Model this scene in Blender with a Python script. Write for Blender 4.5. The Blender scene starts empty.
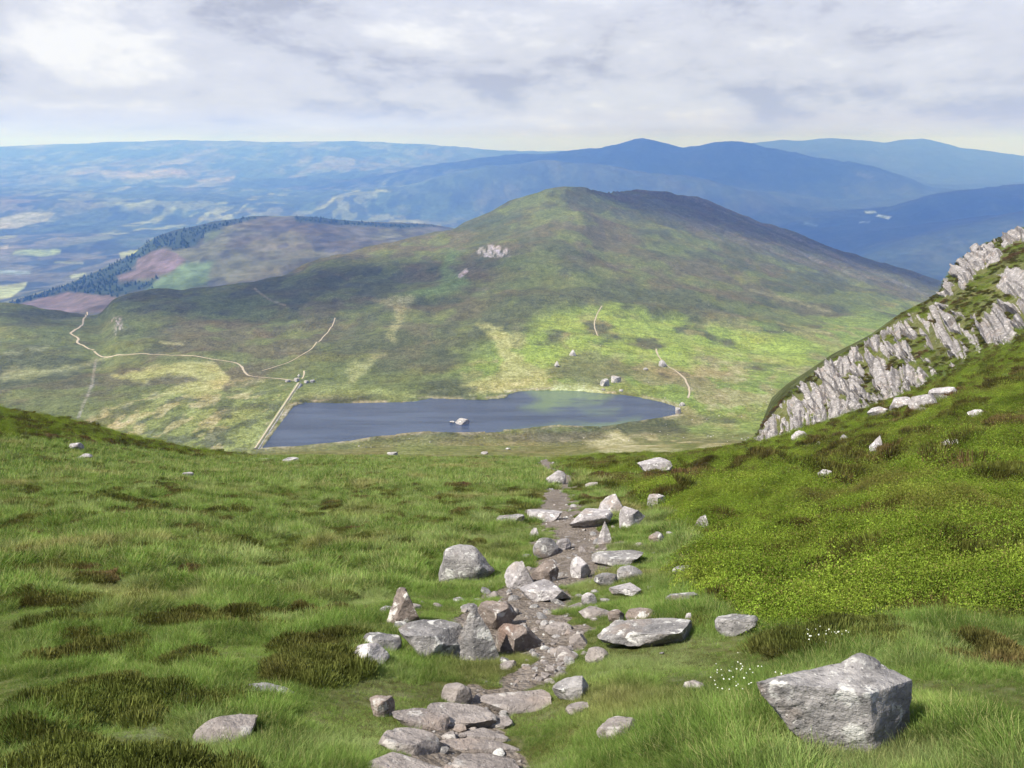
import bpy, math, random
import numpy as np
R = math.radians
random.seed(7)
rng = np.random.default_rng(11)
sc = bpy.context.scene
col = sc.collection

# ------------------------------------------------------------------ camera, sky, sun, exposure
W, H, F = 1024, 768, 887.0
EYE = 1.6
PITCH = math.atan(234.0 / F)
cam_d = bpy.data.cameras.new('camera')
cam = bpy.data.objects.new('camera', cam_d)
col.objects.link(cam)
cam.location = (0, 0, EYE)
cam.rotation_euler = (math.pi / 2 - PITCH, 0, 0)
cam_d.sensor_width = 36.0
cam_d.lens = F / W * 36.0
cam_d.clip_start = 0.05
cam_d.clip_end = 80000.0
sc.camera = cam

SUN_EL = R(50)
SUN_AZ = R(-118)            # measured from the view direction (+Y), negative = to the left
SUNV = np.array([math.sin(SUN_AZ) * math.cos(SUN_EL), math.cos(SUN_AZ) * math.cos(SUN_EL), math.sin(SUN_EL)])

world = bpy.data.worlds.new('World')
sc.world = world
world.use_nodes = True


class NT:
    """small helper for building node trees"""
    def __init__(self, tree):
        self.t = tree
        tree.nodes.clear()

    def n(self, typ, **kw):
        nd = self.t.nodes.new(typ)
        ins = kw.pop('ins', {})
        for k, v in kw.items():
            setattr(nd, k, v)
        for k, v in ins.items():
            self.set(nd, k, v)
        return nd

    def set(self, nd, k, v):
        s = nd.inputs[k]
        if isinstance(v, bpy.types.NodeSocket):
            self.t.links.new(v, s)
        elif isinstance(v, bpy.types.Node):
            self.t.links.new(v.outputs[0], s)
        else:
            s.default_value = v

    def math(self, op, a, b=None, c=None, clamp=False):
        nd = self.t.nodes.new('ShaderNodeMath')
        nd.operation = op
        nd.use_clamp = clamp
        self.set(nd, 0, a)
        if b is not None:
            self.set(nd, 1, b)
        if c is not None:
            self.set(nd, 2, c)
        return nd.outputs[0]

    def vmath(self, op, a, b=None):
        nd = self.t.nodes.new('ShaderNodeVectorMath')
        nd.operation = op
        self.set(nd, 0, a)
        if b is not None:
            self.set(nd, 1, b)
        return nd.outputs[0]

    def noise(self, vec, scale, detail=4.0, rough=0.55, dist=0.0):
        nd = self.n('ShaderNodeTexNoise', ins={'Scale': scale, 'Detail': detail, 'Roughness': rough, 'Distortion': dist})
        if vec is not None:
            self.set(nd, 'Vector', vec)
        return nd.outputs['Fac']

    def ramp(self, fac, stops, interp='LINEAR'):
        nd = self.n('ShaderNodeValToRGB')
        cr = nd.color_ramp
        cr.interpolation = interp
        while len(cr.elements) > 1:
            cr.elements.remove(cr.elements[-1])
        for i, (p, c) in enumerate(stops):
            if not isinstance(c, (tuple, list)):
                c = (c, c, c)
            e = cr.elements[0] if i == 0 else cr.elements.new(p)
            e.position = p
            e.color = (*c[:3], 1)
        self.set(nd, 'Fac', fac)
        return nd.outputs[0]

    def mix(self, fac, a, b, blend='MIX'):
        nd = self.t.nodes.new('ShaderNodeMix')
        nd.data_type = 'RGBA'
        nd.blend_type = blend
        self.set(nd, 0, fac)
        for i, v in ((6, a), (7, b)):
            if isinstance(v, tuple):
                v = (*v[:3], 1)
            self.set(nd, i, v)
        return nd.outputs[2]

    def smooth(self, v, a, b, lo=0.0, hi=1.0):
        nd = self.n('ShaderNodeMapRange', interpolation_type='SMOOTHSTEP')
        for k, x in zip((0, 1, 2, 3, 4), (v, a, b, lo, hi)):
            self.set(nd, k, x)
        return nd.outputs[0]


wt = NT(world.node_tree)
tc = wt.n('ShaderNodeTexCoord').outputs['Generated']
sep = wt.n('ShaderNodeSeparateXYZ', ins={0: tc})
zz = wt.math('MAXIMUM', sep.outputs[2], 0.0)
zs = wt.math('POWER', zz, 0.75)
cv = wt.n('ShaderNodeCombineXYZ', ins={0: wt.math('MULTIPLY', sep.outputs[0], 5.0), 1: wt.math('MULTIPLY', sep.outputs[1], 3.6), 2: wt.math('MULTIPLY', zs, 9.0)}).outputs[0]
big = wt.noise(cv, 1.05, 8, 0.62, 0.25)
fine = wt.noise(cv, 3.4, 8, 0.64, 0.2)
cl = wt.math('ADD', wt.math('MULTIPLY', big, 0.74), wt.math('MULTIPLY', fine, 0.26))
CLOUD_DARK, CLOUD_MID, CLOUD_LIT = (0.222, 0.235, 0.275), (0.335, 0.350, 0.402), (0.435, 0.445, 0.475)
ccol = wt.ramp(cl, [(0.37, CLOUD_LIT), (0.46, CLOUD_MID), (0.53, tuple(v * .92 for v in CLOUD_MID)), (0.61, CLOUD_DARK)])
ccol = wt.mix(wt.smooth(zz, 0.0, 0.05, .75, 0.0), ccol, (0.31, 0.36, 0.80))
sky = wt.n('ShaderNodeTexSky', sky_type='NISHITA', sun_disc=False)
sky.sun_elevation = SUN_EL
sky.sun_rotation = SUN_AZ
sky.altitude = 700
bg_sky = wt.n('ShaderNodeBackground', ins={'Color': sky.outputs[0], 'Strength': 0.09})
bg_cl = wt.n('ShaderNodeBackground', ins={'Color': ccol, 'Strength': 1.0})
gap = wt.math('MULTIPLY', wt.smooth(big, 0.36, 0.58, 0.95, 0.25), wt.smooth(zz, 0.2, 0.5, 0.0, 1.0))
mixs = wt.n('ShaderNodeMixShader', ins={0: gap, 1: bg_cl, 2: bg_sky})
wt.n('ShaderNodeOutputWorld', ins={0: mixs})

sun_d = bpy.data.lights.new('sun', 'SUN')
sun_d.energy = 4.2
sun_d.angle = R(0.6)
sun_d.color = (1.0, 0.955, 0.88)
sun = bpy.data.objects.new('sun', sun_d)
col.objects.link(sun)
sun.rotation_euler = (math.pi / 2 - SUN_EL, 0, math.atan2(SUNV[1], SUNV[0]) + math.pi / 2)

vs = sc.view_settings
sc.display_settings.display_device = 'sRGB'
vs.view_transform = 'Standard'
vs.look = 'None'
vs.gamma = 1.0
vs.use_curve_mapping = False
vs.exposure = 1.12
cy_ = sc.cycles
cy_.use_denoising = True
try:
    cy_.denoiser = 'OPENIMAGEDENOISE'
    cy_.denoising_input_passes = 'RGB_ALBEDO_NORMAL'
    cy_.denoising_prefilter = 'ACCURATE'
except Exception:
    pass
cy_.max_bounces = 5
cy_.diffuse_bounces = 2
cy_.glossy_bounces = 2
cy_.transmission_bounces = 3
cy_.volume_bounces = 0
cy_.transparent_max_bounces = 12
cy_.caustics_reflective = False
cy_.caustics_refractive = False
sc.render.filter_size = 1.3

HAZE_DENSITY = 1.95e-4
HAZE_COLOR = (0.125, 0.285, 1.0)


# ------------------------------------------------------------------ numpy noise
def _hash(ix, iy, seed):
    h = (ix.astype(np.int64) * 374761393 + iy.astype(np.int64) * 668265263 + seed * 1442695041) & 0xffffffff
    h = ((h ^ (h >> 13)) * 1274126177) & 0xffffffff
    return ((h ^ (h >> 16)) & 0xffff) / 65535.0


def vnoise(x, y, seed=0):
    ix, iy = np.floor(x), np.floor(y)
    fx, fy = x - ix, y - iy
    fx = fx * fx * fx * (fx * (fx * 6 - 15) + 10)
    fy = fy * fy * fy * (fy * (fy * 6 - 15) + 10)
    a, b = _hash(ix, iy, seed), _hash(ix + 1, iy, seed)
    c, d = _hash(ix, iy + 1, seed), _hash(ix + 1, iy + 1, seed)
    return (a + (b - a) * fx) * (1 - fy) + (c + (d - c) * fx) * fy


def fbm(x, y, seed=0, octv=4, gain=0.5):
    s, a, t = 0.0, 1.0, 0.0
    ca, sa = math.cos(0.6), math.sin(0.6)
    for k in range(octv):
        s = s + a * vnoise(x, y, seed + k * 17)
        t += a
        a *= gain
        x, y = (x * ca - y * sa) * 2.03 + 11.3, (x * sa + y * ca) * 2.03 + 4.7
    return s / t


def sstep(v, a, b):
    t = np.clip((v - a) / (b - a), 0, 1)
    return t * t * (3 - 2 * t)


def poly_sd(x, y, X, Y):
    """signed distance to a polygon, positive inside"""
    x, y = np.asarray(x, float), np.asarray(y, float)
    d = np.full(x.shape, 1e18)
    ins = np.zeros(x.shape, bool)
    n = len(X)
    for i in range(n):
        x1, y1, x2, y2 = X[i], Y[i], X[(i + 1) % n], Y[(i + 1) % n]
        ex, ey = x2 - x1, y2 - y1
        t = np.clip(((x - x1) * ex + (y - y1) * ey) / (ex * ex + ey * ey + 1e-12), 0, 1)
        d = np.minimum(d, (x - x1 - t * ex) ** 2 + (y - y1 - t * ey) ** 2)
        c = ((y1 > y) != (y2 > y))
        with np.errstate(divide='ignore', invalid='ignore'):
            ins ^= c & (x < ex * (y - y1) / (y2 - y1 + 1e-12) + x1)
    d = np.sqrt(d)
    return np.where(ins, d, -d)


# ------------------------------------------------------------------ rays and pixels
CP, SP = math.cos(PITCH), math.sin(PITCH)


def ray(px, py):
    x = (np.asarray(px, float) - W / 2) / F
    y = -(np.asarray(py, float) - H / 2) / F
    dx, dy, dz = x, y * SP + CP, y * CP - SP
    h = np.hypot(dx, dy)
    return np.arctan2(dx, dy), dz / h          # azimuth, tangent of the elevation


def project(x, y, z):
    z = z - EYE
    fw = y * CP - z * SP
    up = y * SP + z * CP
    fw = np.maximum(fw, 1e-3)
    return W / 2 + F * x / fw, H / 2 - F * up / fw


# ------------------------------------------------------------------ terrain: ridge and shore lines, near to far (surveyed as bearing, dip, distance)
AZ = np.unique(np.concatenate([np.linspace(R(-75), R(-36.5), 36), np.linspace(R(-36.5), R(36.5), 1240), np.linspace(R(36.5), R(75), 36)]))
NC = len(AZ)


def curve(pts, smooth=6):
    p = np.array(pts, float)
    az, te = ray(p[:, 0], p[:, 1])
    o = np.argsort(az)
    r = np.exp(np.interp(AZ, az[o], np.log(p[o, 2])))
    e = np.interp(AZ, az[o], te[o])
    if smooth:
        k = np.exp(-0.5 * (np.arange(-3 * smooth, 3 * smooth + 1) / smooth) ** 2)
        k /= k.sum()
        pad = 3 * smooth
        r = np.convolve(np.pad(r, pad, mode='edge'), k, 'valid')
        e = np.convolve(np.pad(e, pad, mode='edge'), k, 'valid')
    return r, e * r


ZL = -150.0       # loch level relative to the eye


def shore(pts, z, smooth=3):
    out = []
    for px, py in pts:
        _, te = ray(px, py)
        out.append((px, py, z / te))
    return curve(out, smooth)


LAY = []          # (name, r, z, rows up to this layer)


def add(name, rz, rows):
    LAY.append((name, rz[0], rz[1], rows))


add('foot', (np.full(NC, 0.4), np.full(NC, -1.58)), 0)
add('f1', curve([(0, 768, 3.6), (512, 768, 3.5), (1024, 768, 3.2)], 30), 30)
add('f2', curve([(0, 700, 4.8), (512, 700, 4.5), (1024, 700, 4.1)], 30), 30)
add('f3', curve([(0, 650, 6.2), (512, 650, 5.7), (1024, 650, 5.2)], 30), 28)
add('f4', curve([(0, 600, 8.3), (300, 600, 8.0), (512, 600, 7.5), (800, 600, 7.2), (1024, 600, 6.5)], 30), 28)
add('f5', curve([(0, 550, 12), (300, 550, 11.8), (512, 550, 11), (800, 550, 10.2), (1024, 550, 8.8)], 30), 28)
add('f6', curve([(0, 500, 19.5), (300, 500, 20.5), (512, 500, 20), (680, 500, 19), (800, 500, 17), (1024, 500, 12.6)], 30), 32)
add('f7', curve([(0, 452, 34), (200, 474, 35), (512, 475, 36), (680, 468, 36), (850, 445, 32), (1024, 412, 27)], 25), 36)
add('rim', curve([(-200, 380, 52), (-100, 395, 54), (0, 412, 56), (60, 421, 58), (130, 438, 60), (180, 450, 62), (250, 457, 65), (400, 459, 68),
                  (560, 460, 68), (680, 456, 66), (757, 446, 62), (870, 412, 58), (930, 390, 55), (1024, 352, 52), (1200, 290, 50)], 10), 36)
add('cragbase', curve([(-200, 405, 110), (0, 442, 110), (130, 455, 110), (250, 470, 110), (560, 471, 112), (680, 464, 114), (735, 450, 114), (760, 441, 112), (870, 404, 100),
                       (930, 378, 92), (1024, 335, 84), (1200, 260, 78)], 6), 30)
add('cragtop', curve([(-200, 415, 170), (0, 450, 170), (250, 466, 170), (560, 467, 165), (690, 462, 145), (735, 450, 126), (757, 437, 120), (768, 420, 120), (785, 400, 121), (805, 385, 122), (830, 365, 124),
                      (870, 342, 127), (900, 318, 131), (930, 302, 135), (942, 292, 137), (948, 276, 139), (962, 260, 141), (990, 243, 146), (1024, 228, 150), (1200, 150, 165)], 3), 40)
add('band', curve([(-200, 420, 255), (0, 450, 255), (250, 455, 250), (560, 449, 250), (700, 447, 240), (757, 446, 225), (830, 440, 230), (1024, 410, 250), (1200, 330, 260)], 14), 26)
NEAR = [(-200, 452), (0, 452), (200, 450), (255, 448), (300, 446), (350, 441), (380, 436), (430, 432), (470, 432), (520, 430), (560, 425), (600, 427), (640, 420), (675, 415),
        (690, 412), (760, 407), (850, 402), (1024, 395), (1200, 385)]
FARS = [(-200, 408), (0, 408), (200, 407), (285, 406), (310, 402), (350, 403), (400, 402), (430, 398), (505, 397), (515, 392), (560, 389), (600, 391), (640, 397), (660, 400),
        (680, 402), (700, 400), (760, 394), (850, 388), (1024, 380), (1200, 372)]
add('near_shore', shore(NEAR, ZL + 0.4), 60)
add('far_shore', shore(FARS, ZL + 0.4), 46)
SKY = [(-200, 312, 1050), (-60, 306, 1080), (0, 303, 1100), (50, 307, 1100), (98, 309, 1080), (106, 303, 1050), (112, 296, 1050), (130, 290, 1070), (160, 286, 1100), (230, 283, 1150), (285, 273, 1220), (320, 258, 1300), (380, 244, 1400), (430, 235, 1450),
       (470, 221, 1500), (500, 206, 1540), (525, 194, 1570), (545, 187, 1590), (565, 184.5, 1600), (585, 187, 1620), (605, 192, 1700), (622, 191, 1820), (645, 189, 1900), (680, 194, 1930), (700, 198, 1950), (725, 206, 1960), (760, 219, 1970),
       (800, 233, 1960), (850, 253, 1930), (900, 268, 1900), (945, 281, 1880), (1024, 300, 1850), (1200, 330, 1800)]
rS, zS = curve(SKY, 2)
r0, z0 = LAY[-1][1], LAY[-1][2]
e0, e1 = z0 / r0, zS / rS
rW, zW = curve(SKY, 60)
eW = zW / rW
# profile of the moor between the far shore and its skyline
for i, (te, tr) in enumerate([(0.10, 0.085), (0.22, 0.19), (0.36, 0.31), (0.50, 0.44), (0.64, 0.575), (0.77, 0.705), (0.88, 0.83), (0.96, 0.93)]):
    kS = te ** 3.5
    rr = r0 * ((rS / r0) ** kS * (rW / r0) ** (1 - kS)) ** tr
    add('moor%d' % i, (rr, (e0 + (np.minimum(e1 * kS + eW * (1 - kS), e1 + .0) - e0) * te) * rr), 26)
add('skyline', (rS, zS), 14)
rD = rS * 1.28
add('dip', (rD, zS - 0.30 * (rD - rS) - 12), 12)
add('forest_foot', curve([(-200, 322, 1750), (0, 318, 1800), (60, 314, 1800), (150, 308, 1800), (240, 297, 1850), (330, 276, 1950), (430, 255, 2100), (500, 250, 2250), (620, 245, 2650), (760, 270, 2700), (850, 290, 2650), (1024, 320, 2600), (1200, 340, 2500)], 10), 16)
add('forest_mid', curve([(-200, 318, 2050), (0, 311, 2100), (60, 301, 2100), (110, 286, 2150), (150, 268, 2200), (180, 258, 2250), (240, 248, 2350), (330, 243, 2450), (430, 238, 2600), (500, 245, 2700), (620, 250, 2950), (760, 272, 3000), (850, 288, 2950), (1024, 312, 2900), (1200, 330, 2800)], 8), 46)
add('forest_top', curve([(-200, 314, 2450), (0, 304, 2500), (60, 287, 2550), (100, 272, 2550), (130, 257, 2600), (155, 238, 2650), (180, 230.5, 2700), (215, 223, 2750), (250, 219, 2800), (320, 219, 2850), (350, 221, 2900), (430, 225, 3000),
                         (500, 238, 3100), (600, 245, 3200), (760, 272, 3300), (850, 290, 3300), (1024, 310, 3300), (1200, 320, 3200)], 3), 60)
add('valley_near', curve([(-200, 288, 3550), (0, 284, 3600), (130, 275, 3700), (250, 262, 3900), (430, 250, 4000), (600, 255, 4000), (760, 275, 4000), (850, 282, 4000), (940, 278, 4000), (1024, 272, 4000), (1200, 270, 4000)], 12), 30)
add('valley', curve([(-200, 255, 4700), (0, 252, 4750), (250, 245, 4900), (430, 238, 5000), (600, 250, 5000), (760, 268, 5000), (850, 259, 5000), (886, 246, 5000), (920, 235, 5050), (950, 227, 5100), (985, 221, 5150), (1024, 213, 5200), (1200, 185, 5300)], 4), 50)
add('valley_far', curve([(-200, 228, 6200), (0, 226, 6200), (250, 225, 6300), (430, 222, 6500), (600, 235, 6600), (760, 240, 6700), (850, 222, 6900), (880, 218, 7000), (950, 221, 6800), (1024, 216, 6600), (1200, 195, 6600)], 8), 40)
add('slopes', curve([(-200, 203, 6880), (0, 201, 6880), (200, 202, 6880), (300, 207, 7052), (400, 188, 7396), (480, 168, 7654), (540, 163, 7740), (600, 167, 7740), (660, 174, 7740), (724, 185, 7740), (760, 194, 7740), (807, 208, 7740),
                     (850, 209, 7740), (890, 208, 7482), (910, 203, 7396), (930, 198, 7396), (960, 191.5, 7396), (990, 189, 7482), (1024, 187.5, 7568), (1200, 170, 7740)], 4), 50)
add('vale', curve([(-200, 196, 7871), (0, 194, 7871), (300, 197, 8035), (400, 188, 8364), (480, 172, 8610), (600, 171, 8610), (760, 192, 8610), (850, 203, 8610), (920, 199, 8446), (1024, 195, 8200), (1200, 190, 8200)], 6), 26)
add('blue_ridge', curve([(-200, 190, 9500), (0, 188, 9500), (150, 188, 9500), (300, 187, 9500), (350, 183, 9500), (400, 174, 9500), (440, 166, 9576), (500, 157, 9728), (560, 153, 9880), (600, 150.5, 9880), (622, 145, 9880), (642, 140.5, 9880), (660, 144, 9880), (680, 147, 9880),
                         (696, 145.5, 9880), (712, 142.5, 9880), (728, 143, 9880), (745, 145, 9880), (762, 149, 9880), (800, 156, 9880), (850, 164, 9728), (880, 171, 9576), (910, 181, 9424), (935, 190, 9348), (1024, 196, 9120), (1200, 200, 9120)], 2), 50)
add('far_vale', curve([(-200, 172, 11470), (0, 171, 11470), (300, 170, 11470), (400, 170, 11470), (600, 165, 11470), (800, 165, 11470), (935, 187, 11470), (1024, 184, 11470), (1200, 184, 11470)], 10), 30)
add('far_ridge', curve([(-200, 150, 14960), (0, 147, 14960), (50, 145.5, 14960), (90, 143.5, 14960), (140, 142, 14960), (180, 140.5, 14960), (250, 142, 14960), (350, 141.5, 14960), (420, 144, 14960), (480, 149, 14960), (560, 152, 14960), (700, 150, 14960),
                        (760, 143, 14960), (780, 140, 14960), (800, 141, 14960), (830, 138, 14960), (860, 139.5, 14960), (885, 142, 14960), (905, 139, 14960), (922, 138, 14960), (940, 142, 14960), (960, 148, 14960), (1024, 157, 14960), (1200, 165, 14960)], 2), 50)
add('beyond', (np.full(NC, 17000.0), np.full(NC, -400.0)), 10)

RL = np.array([l[1] for l in LAY])
ZLY = np.array([l[2] for l in LAY])
for k in range(1, len(LAY)):
    RL[k] = np.maximum(RL[k], RL[k - 1] * 1.02)


def pchip(Rk, Zk, rows):
    h = np.diff(Rk, axis=0)
    d = np.diff(Zk, axis=0) / h
    m = np.zeros_like(Zk)
    w1, w2 = 2 * h[1:] + h[:-1], h[1:] + 2 * h[:-1]
    same = d[1:] * d[:-1] > 0
    with np.errstate(divide='ignore', invalid='ignore'):
        m[1:-1] = np.where(same, (w1 + w2) / (w1 / d[:-1] + w2 / d[1:]), 0)
    m[0], m[-1] = d[0], d[-1]
    rr, zz_, idx = [Rk[0]], [Zk[0]], [0]
    for k in range(len(h)):
        n = rows[k + 1]
        for j in range(1, n + 1):
            t = j / n
            t = (np.exp(t * 0.35) - 1) / (np.exp(0.35) - 1)
            h00, h10, h01, h11 = 2*t**3 - 3*t**2 + 1, t**3 - 2*t**2 + t, -2*t**3 + 3*t**2, t**3 - t**2
            rr.append(Rk[k] + t * h[k])
            zz_.append(h00 * Zk[k] + h10 * h[k] * m[k] + h01 * Zk[k + 1] + h11 * h[k] * m[k + 1])
        idx.append(len(rr) - 1)
    return np.array(rr), np.array(zz_), idx


GR, GZ, LIDX = pchip(RL, ZLY, [l[3] for l in LAY])
ROW = {l[0]: i for l, i in zip(LAY, LIDX)}
GX = GR * np.sin(AZ)[None]
GY = GR * np.cos(AZ)[None]
GZ = GZ + EYE
ZL += EYE
# relief: hummocks near by, gullies and knolls on the moor, forested ribs far away
n1 = fbm(GX / 1.5, GY / 1.5, 3, 4) - 0.5
n2 = fbm(GX / 9.0, GY / 9.0, 5, 3) - 0.5
near = sstep(GR, 2.5, 12) * (1 - sstep(GR, 60, 120))
GZ += near * (0.30 * n1 + np.minimum(GR * 0.010, 0.5) * n2)
GZ += (1 - sstep(GR, 6, 14)) * sstep(GR, 1.5, 3) * 0.09 * (fbm(GX / 0.6, GY / 0.6, 8, 3) - 0.5)
mid = sstep(GR, 600, 760) * (1 - sstep(GR, 2100, 2600))
rid = 1 - np.abs(2 * fbm(GX / 160, GY / 160, 21, 4) - 1)
GZ += mid * (np.minimum(GR * 0.010, 16) * (rid - 0.74) + 5.0 * (fbm(GX / 40, GY / 40, 23, 3) - 0.5) + np.minimum(GR * .004, 6) * (0.75 - np.abs(2 * fbm(GX / 85, GY / 110, 25, 4) - 1)) * -1)
band = sstep(GR, 130, 220) * (1 - sstep(GR, 600, 760))
GZ += band * 2.2 * (fbm(GX / 30, GY / 30, 27, 3) - 0.5)
far = sstep(GR, 2100, 2800)
frid = 1 - np.abs(2 * fbm(GX / 1500, GY / 1500, 31, 5, 0.55) - 1)
GZ += far * np.minimum(GR * 0.011, 130) * (frid - 0.72) * (1 - 0.6 * sstep(GR, 11000, 15000))
GZ += far * np.minimum(GR * 0.0038, 34) * (fbm(GX / 420, GY / 420, 37, 5, .58) - 0.5)
GZ += far * np.minimum(GR * 0.0016, 9) * (fbm(GX / 90, GY / 90, 38, 3) - 0.5)

_px, _py = project(GX, GY, GZ)
_bm = sstep(poly_sd(_px[:ROW['cragtop']], _py[:ROW['cragtop']], np.array([560, 640, 757, 1030, 1300, 1300, 1030, 880, 770, 700, 690, 640.]), np.array([462, 455, 440, 330, 200, 640, 612, 612, 622, 590, 545, 490.])), -5, 25)
GZ[:ROW['cragtop']] += _bm * np.minimum(GR[:ROW['cragtop']] * .026, .50) * (fbm(GX[:ROW['cragtop']] / 1.25, GY[:ROW['cragtop']] / 1.25, 15, 3) - .5) * 2.4

# loch basin
LOCH = [(262, 448), (300, 446.5), (350, 441), (380, 436.5), (410, 433), (430, 432), (470, 432.5), (500, 431.5), (520, 430), (545, 426.5), (560, 425), (580, 426), (600, 427.5), (620, 424), (640, 420.5), (660, 417.5), (675, 415),
        (679, 411), (674, 406), (662, 402), (640, 397.5), (620, 394.5), (600, 393), (580, 391), (560, 390), (535, 390.5), (516, 391.5), (509, 394), (505, 398), (485, 399.5), (460, 399.5), (430, 398.5), (415, 401.5), (400, 402.5), (350, 403.5), (325, 402.5), (306, 402.5), (294, 405.5)]


def on_plane(px, py, z):
    az, te = ray(px, py)
    r = (z - EYE) / te
    return r * np.sin(az), r * np.cos(az)


LX, LY_ = on_plane([p[0] for p in LOCH], [p[1] for p in LOCH], ZL)


def line_d(x, y, pts):
    d = np.full(np.shape(x), 1e18)
    for (x1, y1), (x2, y2) in zip(pts[:-1], pts[1:]):
        ex, ey = x2 - x1, y2 - y1
        t = np.clip(((x - x1) * ex + (y - y1) * ey) / (ex * ex + ey * ey + 1e-12), 0, 1)
        d = np.minimum(d, (x - x1 - t * ex) ** 2 + (y - y1 - t * ey) ** 2)
    return np.sqrt(d)


a, b = ROW['band'], ROW['moor3']
sub = (slice(a, b), slice(None))
sd = poly_sd(GX[sub], GY[sub], LX, LY_)
zb = GZ[sub]
out = np.maximum(zb, ZL + np.clip(-sd * 0.10, 0.05, 0.7)) * (1 - sstep(-sd, 25, 60)) + zb * sstep(-sd, 25, 60)
GZ[sub] = np.where(sd > 0, ZL - np.minimum(0.15 + sd * 0.12, 2.0), out)

# lookup table (azimuth x log distance)
NLR = 2600
LR0, LR1 = math.log(0.41), math.log(16900.0)
LRT = np.linspace(LR0, LR1, NLR)
ZT = np.empty((NC, NLR))
for c in range(NC):
    ZT[c] = np.interp(LRT, np.log(GR[:, c]), GZ[:, c])


def ground(x, y):
    x, y = np.asarray(x, float), np.asarray(y, float)
    az = np.clip(np.arctan2(x, y), AZ[0], AZ[-1])
    ci = np.interp(az, AZ, np.arange(NC))
    ri = np.clip((np.log(np.maximum(np.hypot(x, y), 0.42)) - LR0) / (LR1 - LR0) * (NLR - 1), 0, NLR - 1.001)
    c0 = np.minimum(ci.astype(int), NC - 2)
    r0_ = ri.astype(int)
    fc, fr = ci - c0, ri - r0_
    return (ZT[c0, r0_] * (1 - fr) + ZT[c0, r0_ + 1] * fr) * (1 - fc) + (ZT[c0 + 1, r0_] * (1 - fr) + ZT[c0 + 1, r0_ + 1] * fr) * fc


def at(px, py, rmin=1.0):
    """first point of the ground met along a bearing and dip"""
    az, te = ray(px, py)
    r = np.exp(np.linspace(math.log(rmin), math.log(16800), 6000))
    x, y = r * math.sin(az), r * math.cos(az)
    below = np.nonzero(ground(x, y) - EYE >= te * r)[0]
    k = below[0] if len(below) else len(r) - 1
    if k > 0:
        g0 = ground(x[k-1], y[k-1]) - EYE - te * r[k-1]
        g1 = ground(x[k], y[k]) - EYE - te * r[k]
        t = 0 if g1 == g0 else min(max(-g0 / (g1 - g0), 0), 1)
        rr = r[k-1] + t * (r[k] - r[k-1])
    else:
        rr = r[0]
    x, y = rr * math.sin(az), rr * math.cos(az)
    return float(x), float(y), float(ground(x, y))


# ------------------------------------------------------------------ land cover, kept as albedo on the ground itself
PX, PY = project(GX, GY, GZ)
jx = (fbm(PX / 14, PY / 9, 41, 3) - 0.5)
jy = (fbm(PX / 14, PY / 9, 43, 3) - 0.5)
COL = np.zeros(GX.shape + (3,))


def rows(a, b):
    return slice(ROW[a] if a else 0, (ROW[b] + 1) if b else None)


def lay(sl, mask, c):
    m = mask[..., None]
    COL[sl] = COL[sl] * (1 - m) + np.array(c) * m


def pm(sl, poly, soft=3.0, jit=8.0):
    p = np.array(poly, float)
    d = poly_sd(PX[sl] + jx[sl] * jit, PY[sl] + jy[sl] * jit * 0.6, p[:, 0], p[:, 1])
    return sstep(d, -soft, soft)


def lm(sl, pts, w, soft=1.0):
    d = line_d(PX[sl] + jx[sl] * 1.5, PY[sl] + jy[sl] * 1.5, pts)
    return 1 - sstep(d, w, w + soft)


# moor
sl = rows('cragtop', 'dip')
X, Y = GX[sl], GY[sl]
px, py = PX[sl], PY[sl]
HEATH, HEATH2, OLIVE, GREEN, PALE, MARSH = (0.062, 0.070, 0.020), (0.082, 0.078, 0.028), (0.095, 0.115, 0.024), (0.125, 0.170, 0.026), (0.225, 0.230, 0.080), (0.150, 0.175, 0.046)
na = fbm(X / 120, Y / 220, 51, 5)
nb = fbm(X / 38, Y / 60, 53, 5)
nc_ = fbm(X / 14, Y / 22, 57, 4)
COL[sl] = np.array(HEATH)
lay(sl, sstep(na + 0.25 * (nc_ - .5), 0.46, 0.60), HEATH2)
lay(sl, sstep(nb + 0.2 * (nc_ - .5), 0.47, 0.62) * 0.75, OLIVE)
# grass on the right half, sunlight partly painted in, olive plain, green stripes
m = pm(sl, [(455, 372), (500, 340), (540, 322), (600, 305), (690, 318), (800, 325), (930, 300), (1000, 300), (1000, 470), (700, 470), (680, 415), (640, 398), (560, 390), (500, 385)], 14, 26)
lay(sl, m * sstep(nb + 0.3 * (nc_ - .5), 0.30, 0.50), GREEN)
lay(sl, m * sstep(fbm(X / 25, Y / 45, 61, 4), 0.50, 0.62) * 0.8, (0.165, 0.155, 0.060))
m = pm(sl, [(545, 318), (620, 305), (760, 335), (840, 345), (780, 372), (700, 372), (640, 355), (560, 372), (510, 365)], 10, 22)
lay(sl, m * sstep(nb, 0.32, 0.55) * 0.85, (0.170, 0.225, 0.030))  # sunlit patch: its brightness is put into the grass colour
m = pm(sl, [(700, 350), (770, 362), (770, 400), (730, 430), (690, 420), (690, 385)], 10, 24)
lay(sl, m * sstep(nc_ + nb - .5, 0.42, 0.62) * 0.7, (0.215, 0.195, 0.095))
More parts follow.
